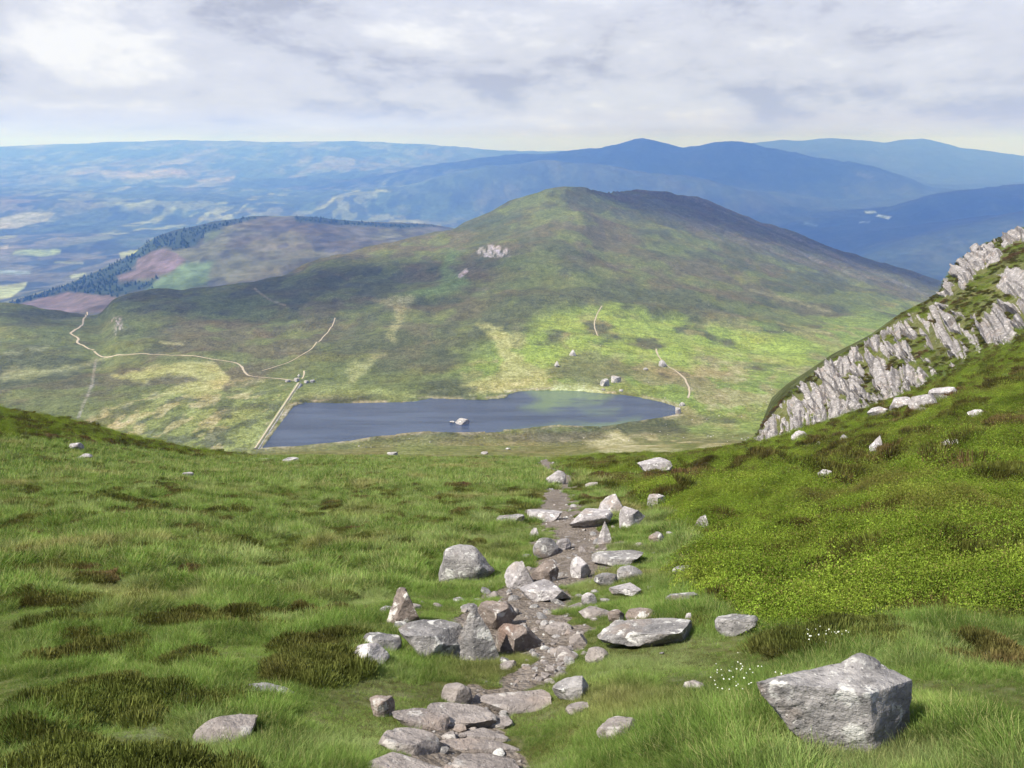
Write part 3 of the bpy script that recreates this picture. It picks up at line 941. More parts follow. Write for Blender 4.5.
def set_rock(px0, py0, px1, py1, kind, mat, label, name='boulder', group=None, seed=None, depth=.75, sink=.28, yaw=None, sub=4, rmin=1.0, cat='boulder', hk=1.0):
    """a stone standing where the ground is met at the bottom of the given survey box"""
    pc = (px0 + px1) / 2
    x, y, z = at(pc, py1 - 0.10 * (py1 - py0), rmin)
    dist = math.sqrt(x * x + y * y + (z - EYE) ** 2)
    fw = y * CP - (z - EYE) * SP
    w = (px1 - px0) * fw / F * (1.14 if rmin < 20 else .85 if rmin < 140 else .72)
    th = math.asin(min(max((EYE - z) / dist, 0), .95))
    hs = (py1 - py0) * fw / F
    d = min(depth * w, hs / max(math.sin(th), .1) * 1.15)
    h = max((hs - .45 * d * math.sin(th)) / math.cos(th), .34 * hs) * hk * (1.2 if rmin < 20 else .55)
    seed = seed if seed is not None else int(px0 * 7 + py0 * 13) % 9973
    if kind == 'pyramid':
        V, Fc = hull_rock([(-.04, .42, 1.0), (.0, .46, .98), (-.5, .12, -.1), (-.02, -.14, -.12), (.5, .12, -.1), (.30, .28, .46), (-.27, .26, .45), (.32, .75, -.1), (-.36, .72, -.1)], w, w * .035, seed % 50, .6)
        V = V / w
        V[:, 2] *= h / w * 1.0 / 1.0
        V = (V * np.array([w, d, w]))
    else:
        V, Fc = rock_verts(kind, seed, sub)
        V = V.copy()
        V[:, 2] = V[:, 2] * (1 + sink) - sink
        V *= np.array([w, d, h])
    ang = yaw if yaw is not None else 0.0
    bear = -math.atan2(x, y) + ang
    o = link(name, mesh_from(name, V, Fc, mat, True))
    o.data.set_sharp_from_angle(angle=R(32))
    ux, uy = x / math.hypot(x, y), y / math.hypot(x, y)
    cx_, cy__ = x + ux * d * .42, y + uy * d * .42
    zc = min(z, float(ground(cx_, cy__))) if h > .1 else float(ground(cx_, cy__))
    o.location = (cx_, cy__, zc)
    # lie along the slope when low
    if kind == 'slab':
        e_ = max(d * .5, .1)
        sl_ = (float(ground(cx_ + ux * e_, cy__ + uy * e_)) - float(ground(cx_ - ux * e_, cy__ - uy * e_))) / (2 * e_)
        sx_ = (float(ground(cx_ + uy * w * .4, cy__ - ux * w * .4)) - float(ground(cx_ - uy * w * .4, cy__ + ux * w * .4))) / (.8 * w)
        o.rotation_euler = (math.atan(sl_) * .8, -math.atan(sx_) * .7, bear)
        o.location.z = float(ground(cx_, cy__))
    else:
        o.rotation_euler = (0, 0, bear)
    tag(o, label, cat, group)
    FOOT.append((cx_, cy__, max(w, d) * .5, w * .5, d * .5))
    return o


G1 = 'boulders beside the worn path'
RK, RW, RB, RS_ = M_ROCK, M_ROCKW, M_ROCKB, M_SLAB
BOULDERS = [
    (441, 551, 492, 588, 'round', RK, 'large rounded grey boulder with pale lichen patch standing alone left of the path'),
    (388, 595, 420, 627, 'fang', RB, 'upright brown and white mottled boulder in grass left of the path'),
    (400, 630, 463, 664, 'slab', RK, 'wide cracked grey boulder with dark undercut front beside the pointed boulder'),
    (364, 638, 399, 656, 'slab', RK, 'low flat-topped grey rock behind the leftmost knobbly rock of the row'),
    (354, 648, 388, 672, 'round', RW, 'knobbly pale rock at the left end of the boulder row'),
    (451, 621, 499, 669, 'pyramid', RK, 'pointed pyramid-shaped grey boulder with a white tip'),
    (498, 628, 539, 657, 'block', RB, 'flat-topped dark brown block just right of the pyramid boulder'),
    (478, 608, 515, 633, 'block', RB, 'brown mottled rock behind the pyramid boulder'),
    (506, 564, 536, 591, 'fang', RW, 'pale grey boulder with slanting top on the left edge of the path bend'),
    (530, 564, 557, 585, 'block', RB, 'rusty brown block touching the pale slanting boulder at the path bend'),
    (522, 583, 567, 604, 'slab', RW, 'broad pale tilted slab in front of the rusty brown block'),
    (534, 542, 557, 560, 'round', RK, 'small dark grey boulder uphill of the path bend'),
    (529, 510, 561, 523, 'slab', RW, 'flat pale rock at the left side of the upper path'),
    (498, 515, 523, 527, 'slab', RK, 'low grey slab in the grass left of the upper path'),
    (547, 472, 565, 486, 'round', RW, 'white boulder at the far top of the path'),
    (600, 497, 626, 517, 'fang', RW, 'tallest white boulder of the rock cluster right of the upper path'),
    (572, 513, 611, 530, 'slab', RW, 'long pale slab at the left of the rock cluster on the upper path'),
    (620, 511, 643, 530, 'block', RW, 'blocky white boulder at the right of the rock cluster'),
    (648, 497, 665, 513, 'block', RW, 'white boulder standing alone right of the rock cluster'),
    (597, 527, 612, 546, 'pyramid', RW, 'small pointed pale rock below the rock cluster'),
    (594, 552, 641, 568, 'slab', RK, 'long grey slab lying across the right edge of the path'),
    (571, 562, 590, 580, 'block', RW, 'squarish pale rock at the left end of the long slab'),
    (618, 568, 641, 583, 'round', RK, 'rounded grey rock just below the long slab'),
    (596, 576, 617, 589, 'slab', RK, 'thin tilted grey rock in grass below the long slab'),
    (611, 586, 640, 598, 'slab', RW, 'flat pale rock in grass right of the path middle'),
    (580, 608, 609, 620, 'slab', RS_, 'flat pinkish stone in grass right of the path'),
    (582, 595, 596, 607, 'round', RW, 'small pale stone at the path edge above the flat pinkish stone'),
    (695, 519, 710, 536, 'fang', RW, 'leaning pale rock at the edge of the green bushes'),
    (674, 568, 695, 580, 'slab', RK, 'narrow grey rock in turf at the foot of the bushes'),
    (668, 594, 700, 610, 'slab', RK, 'grey speckled slab in turf below the bushes'),
    (602, 627, 688, 652, 'slab', RK, 'longest low lichen-crusted slab lying right of the path'),
    (718, 617, 756, 638, 'slab', RK, 'dark wedge-shaped slab right of the longest slab'),
    (747, 607, 763, 619, 'round', RB, 'small brown rock at the lower corner of the bushes'),
    (683, 615, 693, 629, 'fang', RW, 'little upright pale stone above the end of the longest slab'),
    (627, 610, 657, 624, 'round', RB, 'reddish brown rock above the longest slab'),
    (608, 611, 623, 624, 'round', RB, 'small reddish stone left of the reddish brown rock'),
    (640, 463, 671, 475, 'slab', RW, 'pale slab with dark end on the far turf right of the path top'),
    (649, 534, 663, 546, 'round', RK, 'small dark rock in turf left of the bushes'),
    (546, 624, 571, 636, 'round', RS_, 'rounded pinkish stone in the middle of the path'),
    (570, 635, 587, 646, 'fang', RS_, 'small pointed stone right of the path middle'),
    (586, 650, 608, 664, 'round', RS_, 'pale half-buried stone at the left end of the longest slab'),
    (199, 724, 256, 746, 'round', RS_, 'half-sunk pinkish boulder in grass at the lower left'),
    (238, 686, 292, 700, 'slab', RK, 'flat grey rock barely showing in grass above the pinkish boulder'),
    (95, 752, 113, 765, 'fang', RS_, 'small pink stone in grass at the bottom left corner'),
    (70, 444, 83, 452, 'round', RW, 'small pale rock on the left grassy bank, upper of two'),
    (78, 454, 92, 461, 'round', RW, 'small pale rock on the left grassy bank, lower of two'),
    (181, 473, 193, 479, 'slab', RW, 'tiny pale rock in grass right of the left bank'),
    (443, 686, 471, 706, 'round', RS_, 'pale rounded stone at the upper left end of the paving stones'),
    (372, 700, 394, 719, 'block', RB, 'orange-brown stone in grass left of the paving stones'),
    (556, 684, 588, 702, 'slab', RK, 'dark tilted rock in grass right of the paving stones'),
    (600, 724, 638, 743, 'slab', RS_, 'pale half-buried stone in bare soil right of the paving stones'),
    (568, 705, 590, 716, 'slab', RS_, 'small flat stone in grass below the dark tilted rock'),
    (684, 682, 702, 692, 'round', RS_, 'small brown stone in grass left of the big boulder'),
    (502, 607, 518, 617, 'round', RS_, 'small brown stone in the path left of the flat pinkish stone'),
    (556, 540, 570, 551, 'round', RW, 'little pale stone on the path right of the small dark grey boulder'),
    (530, 530, 541, 541, 'fang', RW, 'small white pointed stone left of the upper path'),
    (586, 483, 598, 489, 'slab', RW, 'tiny pale stone right of the path top'),
]
for b_ in BOULDERS:
    set_rock(*b_, group=G1)
G2 = 'flat paving stones of the path'
SLABS = [
    (484, 689, 548, 716, 'topmost wide flat paving stone at the right of the path foot'),
    (426, 704, 495, 730, 'large pinkish paving stone below the pale rounded stone'),
    (394, 710, 447, 731, 'grey flat paving stone with shadowed edge at the left of the path foot'),
    (381, 729, 438, 757, 'worn stepped paving stone at the left near the picture bottom'),
    (370, 755, 448, 782, 'lowest left paving stone cut by the picture bottom'),
    (453, 753, 516, 780, 'lowest right paving stone cut by the picture bottom'),
    (460, 729, 508, 742, 'narrow paving stone across the middle of the path foot'),
    (440, 739, 520, 754, 'long thin paving stone above the lowest right one'),
    (484, 716, 512, 730, 'small square paving stone right of the large pinkish one'),
]
for x0, y0, x1, y1, lb in SLABS:
    set_rock(x0, y0, x1, y1, 'slab', M_SLAB, lb, name='paving_stone', group=G2, depth=.9, sink=1.2, cat='stone', hk=.55)
G3 = 'pale rocks on the right heather slope'
for x0, y0, x1, y1, k_, lb in [
        (792, 433, 806, 441, 'block', 'pale rock just below the toe of the crag'),
        (814, 443, 823, 449, 'round', 'tiny pale rock on the green slope below the crag'),
        (840, 437, 848, 445, 'round', 'small pinkish rock on the slope below the middle of the crag'),
        (870, 439, 884, 455, 'fang', 'upright pale rock on the slope, largest below the crag'),
        (942, 443, 962, 450, 'slab', 'flat pale rock at the middle of the right slope'),
        (968, 414, 983, 422, 'slab', 'pale tilted rock high on the right slope'),
        (819, 473, 831, 481, 'slab', 'lowest pale rock on the right slope'),
        (870, 410, 888, 418, 'slab', 'pale ledge rock along the foot of the crag, leftmost'),
        (892, 401, 911, 414, 'slab', 'pale ledge rock along the foot of the crag, middle'),
        (912, 397, 936, 412, 'slab', 'broken pale rock below the crag foot, left of the rubble strip'),
        (932, 391, 958, 404, 'slab', 'broken pale rock below the crag foot, right end of the rubble strip')]:
    set_rock(x0, y0, x1, y1, k_, M_ROCKW, lb, name='rock', group=G3, cat='rock', sink=.4, sub=3)
G4 = 'pale rocks on the grass this side of the loch'
for x0, y0, x1, y1, k_, lb in [
        (281, 455, 300, 463, 'block', 'largest pale rock on the grass rim at the left end of the loch'),
        (258, 456, 270, 462, 'slab', 'pale rock on the grass rim near the end of the dam'),
        (386, 449, 399, 456, 'block', 'pale rock on olive grass between the loch and the rim'),
        (480, 449, 489, 455, 'round', 'small pale rock on the grass rim below the rocky islet'),
        (326, 457, 331, 461, 'round', 'tiny white rock on the grass rim left of centre'),
        (200, 452, 207, 457, 'round', 'small pale rock where the left bank meets the valley'),
        (505, 446, 511, 450, 'round', 'tiny white rock on the grass rim right of centre')]:
    set_rock(x0, y0, x1, y1, k_, M_FARROCK, lb, name='rock', group=G4, cat='rock', sink=.3, sub=3, rmin=20)
G5 = 'pale rocks around the far shore'
for x0, y0, x1, y1, k_, lb in [
        (598, 374, 611, 388, 'block', 'left block of the pale outcrop above the weedy shore'),
        (609, 372, 623, 384, 'block', 'right block of the pale outcrop above the weedy shore'),
        (568, 346, 578, 357, 'fang', 'pale upright rock in green grass above the loch'),
        (553, 358, 561, 368, 'fang', 'narrow pale rock in green grass left below the upright rock'),
        (674, 404, 682, 415, 'block', 'dark rock at the right tip of the loch'),
        (678, 400, 686, 407, 'round', 'pale rock just behind the right tip of the loch'),
        (657, 356, 668, 368, 'round', 'pale rock on the bend of the shore track'),
        (642, 366, 649, 371, 'round', 'small pale rock between the outcrop and the shore track'),
        (600, 387, 606, 391, 'round', 'small pale rock at the waterline below the outcrop'),
        (618, 388, 624, 392, 'round', 'tiny pale rock at the waterline right of the outcrop')]:
    set_rock(x0, y0, x1, y1, k_, M_FARROCK, lb, name='rock', group=G5, cat='rock', sink=.3, sub=3, rmin=140)
for i, (x0, y0, x1, y1, lb) in enumerate([(453, 417, 471, 427, 'bare rocky islet rising from the middle of the loch'), (449, 420.5, 455, 425, 'low rock in the water touching the left of the islet')]):
    x, y = on_plane((x0 + x1) / 2, y1 - 2, ZL)
    w = (x1 - x0) * math.hypot(x, y) * .86 / F
    V, Fc = rock_verts('block' if i == 0 else 'round', 61 + i, 4)
    o = link('islet_rock', mesh_from('islet_rock', V * np.array([w, w * .7, w * .40]) - np.array([0, 0, w * .10]), Fc, M_FARROCK))
    o.data.set_sharp_from_angle(angle=R(32))
    o.location = (float(x), float(y) + w * .35, ZL)
    tag(o, lb, 'rock')

# the big boulder at lower right: an irregular block with a prow to the left
bx, by, bz = at(877, 758)
dist = math.sqrt(bx * bx + by * by + (bz - EYE) ** 2)
S = (by * CP - (bz - EYE) * SP) / F / .00575
pts = [(-.085, 0, .42), (0.0, -.03, -.15), (-.68, .20, .37), (-.65, .20, .30), (-.46, .12, .10), (-.18, .03, -.12), (.26, .22, .37), (.28, .20, -.15), (-.06, .40, .375), (.14, .36, .39), (-.40, .40, .31), (-.40, .5, -.1), (.22, .46, -.15), (-.30, .055, .42), (-.05, .01, .2)]
V, Fc = hull_rock(pts, S, .022, 12)
V2, F2 = hull_rock([(-.12, .25, .36), (.10, .25, .36), (-.14, .42, .30), (.17, .42, .30), (-.07, .38, .43), (-.03, .32, .43), (.01, .39, .455), (.06, .36, .43), (.13, .39, .395)], S, .022, 29)
Fc = np.vstack([Fc, F2 + len(V)])
V = np.vstack([V, V2])
big_b = link('boulder', mesh_from('boulder', V, Fc, M_ROCK))
big_b.data.set_sharp_from_angle(angle=R(38))
big_b.location = (bx, by, bz)
tag(big_b, 'biggest pale grey boulder with a prow to the left, in grass at lower right', 'boulder', G1)
for q in ((-.35, .2, .22), (0, .2, .26), (.15, .25, .16), (-.15, .2, .26), (-.5, .2, .12)):
    FOOT.append((bx + q[0] * S, by + q[1] * S, q[2] * S, q[2] * S, q[2] * S))

# ------------------------------------------------------------------ dam at the left end of the loch
d0, d1 = on_plane(255.5, 450, ZL), on_plane(299, 384, ZL)
d0, d1 = np.array([float(d0[0]), float(d0[1])]), np.array([float(d1[0]), float(d1[1])])
dv = d1 - d0
L = np.linalg.norm(dv)
dv /= L
dn = np.array([dv[1], -dv[0]])        # towards the water
m, t = mat_new('dam_turf')
pos = t.n('ShaderNodeNewGeometry').outputs['Position']
c = t.mix(t.noise(pos, .6, 5, .6), (.095, .115, .035), (.17, .18, .07))
t.n('ShaderNodeOutputMaterial', ins={0: t.n('ShaderNodeBsdfPrincipled', ins={'Base Color': c, 'Roughness': .95})})
M_DAMTURF = m
dam = link('dam', None, label='low straight earth dam with a pale crest path closing the left end of loch', category='dam')
dam.location = (d0[0], d0[1], ZL)
n = 70
k = np.linspace(0, 1, n)


def dam_strip(name, prof, mat, z_of=None):
    """sweep a cross-section (offset towards the water, height) along the dam"""
    V = []
    for i in range(n):
        base = dv * L * k[i]
        for j, (o_, h_) in enumerate(prof):
            jit = (vnoise(np.array([i * .7]), np.array([j * 3.1]), 7)[0] - .5) * .5
            V.append((base[0] + dn[0] * (o_ + jit * .6), base[1] + dn[1] * (o_ + jit * .6), h_ + jit * .25))
    V = np.array(V)
    q_ = len(prof)
    ii = (np.arange(n - 1)[:, None] * q_ + np.arange(q_)[None]).ravel()
    jj = (np.arange(n - 1)[:, None] * q_ + (np.arange(q_)[None] + 1) % q_).ravel()
    Fc = np.stack([ii, jj, jj + q_, ii + q_], -1)
    return link(name, mesh_from(name, V, Fc, mat), dam)


dam_strip('embankment', [(-3.4, -1.5), (-1.3, .9), (.9, .9), (2.2, -1.5)], M_DAMTURF)
dam_strip('crest_path', [(-.7, .7), (-.55, 1.05), (.35, 1.05), (.5, .7)], M_GRAVEL)
dam_strip('stone_face', [(1.1, .4), (1.25, .75), (1.6, .65), (2.7, -1.0), (2.0, -1.3)], M_FARROCK)
# sluice stones and walls by the end of the dam
for i, (x0, y0, x1, y1, k_, lb) in enumerate([
        (284, 378, 292, 383, 'block', 'pale stone left of the dam head'), (293, 376, 301, 382.5, 'block', 'pale stone heap beside the dam head path'),
        (303, 379, 310, 384, 'block', 'pale stone just right of the dam head'), (309, 378.5, 316, 383, 'slab', 'farthest right pale stone at the dam head'), (297, 372.5, 301, 377, 'fang', 'small upright stone behind the dam head')]):
    set_rock(x0, y0, x1, y1, k_, M_FARROCK, lb, name='dam_stone', group='stones at the head of the dam', cat='stone', sink=.3, sub=3, rmin=300)

# ------------------------------------------------------------------ the crag on the right
ia, ib = ROW['rim'] + 18, ROW['cragtop']
ca = np.searchsorted(AZ, ray(728, 440)[0])
cb = np.searchsorted(AZ, ray(1130, 200)[0])
up_, us = 5, 2
rr0 = GR[ia:ib + 1, ca:cb]
zz0 = GZ[ia:ib + 1, ca:cb]
ni, nj = rr0.shape
I = np.linspace(0, ni - 1, ni * up_)
J = np.linspace(0, nj - 1, nj * us)
def bil(Am):
    i0 = np.minimum(I.astype(int), ni - 2); j0 = np.minimum(J.astype(int), nj - 2)
    fi = (I - i0)[:, None]; fj = (J - j0)[None]
    return (Am[i0][:, j0] * (1 - fj) + Am[i0][:, j0 + 1] * fj) * (1 - fi) + (Am[i0 + 1][:, j0] * (1 - fj) + Am[i0 + 1][:, j0 + 1] * fj) * fi
CX, CY, CZ = bil(GX[ia:ib + 1, ca:cb]), bil(GY[ia:ib + 1, ca:cb]), bil(zz0)
cpx, cpy = project(CX, CY, CZ)
tu = np.stack(np.gradient(CX, axis=0)), np.gradient(CY, axis=0), np.gradient(CZ, axis=0)
tv = np.gradient(CX, axis=1), np.gradient(CY, axis=1), np.gradient(CZ, axis=1)
NX = tu[1] * tv[2] - tu[2] * tv[1]; NY = tu[2] * tv[0] - tu[0] * tv[2]; NZ = tu[0] * tv[1] - tu[1] * tv[0]
nl = np.sqrt(NX**2 + NY**2 + NZ**2) + 1e-9
sg = np.where(NZ < 0, -1, 1)
NX, NY, NZ = NX / nl * sg, NY / nl * sg, NZ / nl * sg
jn1 = fbm(cpx / 9, cpy / 9, 201, 4) - .5
jn2 = fbm(cpx / 9, cpy / 9, 205, 4) - .5
ROCKPOLY = [
    [(750, 446), (760, 432), (772, 410), (786, 396), (818, 371), (852, 347), (886, 328), (919, 313), (945, 306), (960, 318), (980, 338), (975, 352), (955, 366), (930, 383), (889, 404), (852, 421), (808, 433), (762, 446)],
    [(936, 300), (940, 286), (950, 268), (970, 250), (997, 234), (1030, 218), (1060, 205), (1075, 215), (1030, 238), (1000, 255), (985, 268), (968, 284), (950, 296)],
    [(996, 274), (1020, 268), (1060, 262), (1070, 280), (1040, 297), (1010, 300), (998, 292)],
    [(972, 325), (990, 308), (1020, 300), (1060, 296), (1070, 310), (1030, 328), (1005, 342), (985, 346)],
    [(1070, 260), (1130, 230), (1140, 260), (1090, 290)]]
rm = np.zeros(cpx.shape)
for p in ROCKPOLY:
    p = np.array(p, float)
    rm = np.maximum(rm, sstep(poly_sd(cpx + jn1 * 22, cpy + jn2 * 16, p[:, 0], p[:, 1]), -6, 7))
veg = fbm(cpx / 16 + cpy / 30, cpy / 9 - cpx / 14, 211, 4)
rm = rm * (1 - .95 * sstep(veg, .555, .62) * sstep(cpy, 432, 385))
# jointed blocks: cells elongated up the face, each with its own step and tilt
S1 = np.column_stack([CX.ravel(), CY.ravel(), CZ.ravel()])
u_ = CX * .62 - CY * .25 + CZ * .15
v_ = CZ * 1.0 + CX * .05
u_ = u_ + 1.3 * (fbm(u_ / 3, v_ / 3, 221, 3) - .5)
v_ = v_ + 1.0 * (fbm(u_ / 3, v_ / 3, 225, 3) - .5)
def blocks(su, sv, seed):
    a_, b_ = u_ / su, v_ / sv
    ia_, ib_ = np.floor(a_), np.floor(b_)
    best = np.full(a_.shape, 1e9); sec = best.copy()
    val = np.zeros(a_.shape); 
    for di in (-1, 0, 1):
        for dj in (-1, 0, 1):
            ci, cj = ia_ + di, ib_ + dj
            fx = ci + .15 + .7 * _hash(ci, cj, seed); fy = cj + .15 + .7 * _hash(ci, cj, seed + 1)
            d = (a_ - fx)**2 + (b_ - fy)**2
            tv_ = _hash(ci, cj, seed + 2) - .5 + (a_ - fx) * (_hash(ci, cj, seed + 3) - .5) * .8 + (b_ - fy) * (_hash(ci, cj, seed + 4) - .45) * .8
            new = d < best
            sec = np.where(new, best, np.minimum(sec, d))
            val = np.where(new, tv_, val)
            best = np.where(new, d, best)
    edge = np.sqrt(sec) - np.sqrt(best)
    return val, edge
v1, e1_ = blocks(3.2, 2.5, 301)
v2, e2_ = blocks(1.3, 1.0, 331)
v3, e3_ = blocks(.6, .45, 341)
dsp = rm * (.50 + .62 * v1 + .80 * v2 + .65 * v3 + .6 * (fbm(u_ / .8, v_ / 1.0, 351, 4) - .5) - .38 * (1 - sstep(e1_, 0, .10)) - .28 * (1 - sstep(e2_, 0, .12))) - (1 - rm) * .45
edge_f = np.minimum(1, np.minimum(np.arange(len(J))[None] / 12.0, (len(J) - 1 - np.arange(len(J)))[None] / 12.0))
dsp = dsp * edge_f - (1 - edge_f) * .5
V = np.stack([CX + NX * dsp, CY + NY * dsp - .25 * np.maximum(dsp, 0), CZ + NZ * dsp], -1).reshape(-1, 3)
nI, nJ = len(I), len(J)
ii = (np.arange(nI - 1)[:, None] * nJ + np.arange(nJ - 1)[None]).ravel()
Fc = np.stack([ii, ii + 1, ii + nJ + 1, ii + nJ], -1)
fm = ((rm > .04).ravel()[Fc]).any(1)
Fc = Fc[fm]
used = np.zeros(len(V), bool); used[Fc.ravel()] = True
remap = np.cumsum(used) - 1
crag = link('rock_crag', mesh_from('rock_crag', V[used], remap[Fc], M_CRAG, True))
crag.data.set_sharp_from_angle(angle=R(28))
tag(crag, 'long pale broken rock crag with heather ledges climbing the right hillside', 'crag')
CRAG_RM = (cpx, cpy, rm)

# ------------------------------------------------------------------ plants
def inst_group(name, protos):
    g = bpy.data.node_groups.new(name, 'GeometryNodeTree')
    g.interface.new_socket('Geometry', in_out='INPUT', socket_type='NodeSocketGeometry')
    g.interface.new_socket('Geometry', in_out='OUTPUT', socket_type='NodeSocketGeometry')
    nn = g.nodes
    gi, go = nn.new('NodeGroupInput'), nn.new('NodeGroupOutput')
    jo = nn.new('GeometryNodeJoinGeometry')
    for p in protos:
        oi = nn.new('GeometryNodeObjectInfo')
        oi.inputs['Object'].default_value = p
        oi.inputs['As Instance'].default_value = True
        g.links.new(oi.outputs['Geometry'], jo.inputs[0])
    ip = nn.new('GeometryNodeInstanceOnPoints')
    ip.inputs['Pick Instance'].default_value = True
    g.links.new(gi.outputs[0], ip.inputs['Points'])
    g.links.new(jo.outputs[0], ip.inputs['Instance'])
    for nm, typ, sk in (('idx', 'INT', 'Instance Index'), ('rot', 'FLOAT_VECTOR', 'Rotation'), ('scl', 'FLOAT_VECTOR', 'Scale')):
        na_ = nn.new('GeometryNodeInputNamedAttribute')
        na_.data_type = typ
        na_.inputs['Name'].default_value = nm
        s_ = na_.outputs[0]
        if sk == 'Rotation':
            er = nn.new('FunctionNodeEulerToRotation')
            g.links.new(s_, er.inputs[0])
            s_ = er.outputs[0]
        g.links.new(s_, ip.inputs[sk])
    g.links.new(ip.outputs[0], go.inputs[0])
    return g


def scatter(name, pts, rot, scl, protos):
    me = bpy.data.meshes.new(name)
    me.vertices.add(len(pts))
    me.vertices.foreach_set('co', np.ascontiguousarray(pts, dtype=np.float32).ravel())
    a_ = me.attributes.new('rot', 'FLOAT_VECTOR', 'POINT')
    a_.data.foreach_set('vector', np.ascontiguousarray(rot, dtype=np.float32).ravel())
    a_ = me.attributes.new('scl', 'FLOAT_VECTOR', 'POINT')
    a_.data.foreach_set('vector', np.ascontiguousarray(scl, dtype=np.float32).ravel())
    a_ = me.attributes.new('idx', 'INT', 'POINT')
    a_.data.foreach_set('value', rng.integers(0, len(protos), len(pts)).astype(np.int32))
    o = link(name, me, kind='stuff')
    md = o.modifiers.new('scatter', 'NODES')
    md.node_group = inst_group(name + '_nodes', protos)
    return o


def proto(name, V, Fc, mat, attrs=None, smooth=False):
    me = mesh_from(name, V, Fc, mat, smooth, attrs=attrs)
    return bpy.data.objects.new(name, me)


def tuft(seed, nb, radius, lmin, lmax, width, spread):
    r_ = np.random.default_rng(seed)
    V, Fc, tone = [], [], []
    for b in range(nb):
        a_ = r_.uniform(0, 2 * math.pi)
        q_ = radius * math.sqrt(r_.uniform())
        x, y = q_ * math.cos(a_), q_ * math.sin(a_)
        dir_ = a_ + r_.normal() * .7
        lean = abs(r_.normal(spread, .25))
        Lb = r_.uniform(lmin, lmax)
        w = width * r_.uniform(.7, 1.3)
        f = r_.uniform(0, math.pi)
        cx_, cy__ = math.cos(f) * w / 2, math.sin(f) * w / 2
        i0 = len(V)
        z, h = -.02, 0.0
        tn = r_.uniform()
        for s_ in range(4):
            t_ = s_ / 3
            an = lean * (.35 + 1.1 * t_)
            ww = 1 - .75 * t_
            V += [(x - cx_ * ww, y - cy__ * ww, z), (x + cx_ * ww, y + cy__ * ww, z)]
            tone += [tn, tn]
            x += math.sin(an) * math.cos(dir_) * Lb / 3
            y += math.sin(an) * math.sin(dir_) * Lb / 3
            z += math.cos(an) * Lb / 3
        for s_ in range(3):
            k_ = i0 + 2 * s_
            Fc.append((k_, k_ + 1, k_ + 3, k_ + 2))
    return np.array(V), np.array(Fc), {'tone': np.array(tone)}


def clump(seed, nl_, rad, hgt, leaf, droop=.6):
    """a low shrub: many leaf-sized faces on upright sprigs filling a dome"""
    r_ = np.random.default_rng(seed)
    V, Fc, tone = [], [], []
    for b in range(nl_):
        a_ = r_.uniform(0, 2 * math.pi)
        q_ = math.sqrt(r_.uniform())
        top = hgt * (1 - q_ ** 2.2) * r_.uniform(.55, 1.12) + .02
        p = np.array([rad * q_ * math.cos(a_), rad * q_ * math.sin(a_), top * r_.uniform(.45, 1.0)])
        n_ = np.array([math.cos(a_) * q_ * .8, math.sin(a_) * q_ * .8, .8]) + r_.normal(size=3) * droop
        n_ /= np.linalg.norm(n_)
        t1 = np.cross(n_, r_.normal(size=3)); t1 /= np.linalg.norm(t1)
        t2 = np.cross(n_, t1)
        s_ = leaf * r_.uniform(.6, 1.3)
        i0 = len(V)
        V += [p - t1 * s_, p - t2 * s_ * .5, p + t1 * s_, p + t2 * s_ * .5]
        tone += [r_.uniform()] * 4
        Fc.append((i0, i0 + 1, i0 + 2, i0 + 3))
    return np.array(V), np.array(Fc), {'tone': np.array(tone)}


def sprigs(seed, nb, rad, hgt, width):
    """a heather cushion: short wiry shoots, tallest in the middle"""
    r_ = np.random.default_rng(seed)
    V, Fc, tone = [], [], []
    for b in range(nb):
        a_ = r_.uniform(0, 2 * math.pi)
        q_ = math.sqrt(r_.uniform())
        x, y = rad * q_ * math.cos(a_), rad * q_ * math.sin(a_)
        Lb = hgt * (1 - .8 * q_ ** 2) * r_.uniform(.6, 1.15)
        lean = .15 + .55 * q_ + r_.normal() * .22
        dir_ = a_ + r_.normal() * .6
        f = r_.uniform(0, math.pi)
        w = width * r_.uniform(.7, 1.4)
        wx, wy = math.cos(f) * w / 2, math.sin(f) * w / 2
        ex, ey, ez = math.sin(lean) * math.cos(dir_) * Lb, math.sin(lean) * math.sin(dir_) * Lb, math.cos(lean) * Lb
        tn = r_.uniform()
        i0 = len(V)
        for t_, ww in ((0, .5), (.55, 1.0), (1.0, .35)):
            V += [(x + ex * t_ - wx * ww, y + ey * t_ - wy * ww, ez * t_), (x + ex * t_ + wx * ww, y + ey * t_ + wy * ww, ez * t_)]
            tone += [tn, tn]
        Fc += [(i0, i0 + 1, i0 + 3, i0 + 2), (i0 + 2, i0 + 3, i0 + 5, i0 + 4)]
    return np.array(V), np.array(Fc), {'tone': np.array(tone)}


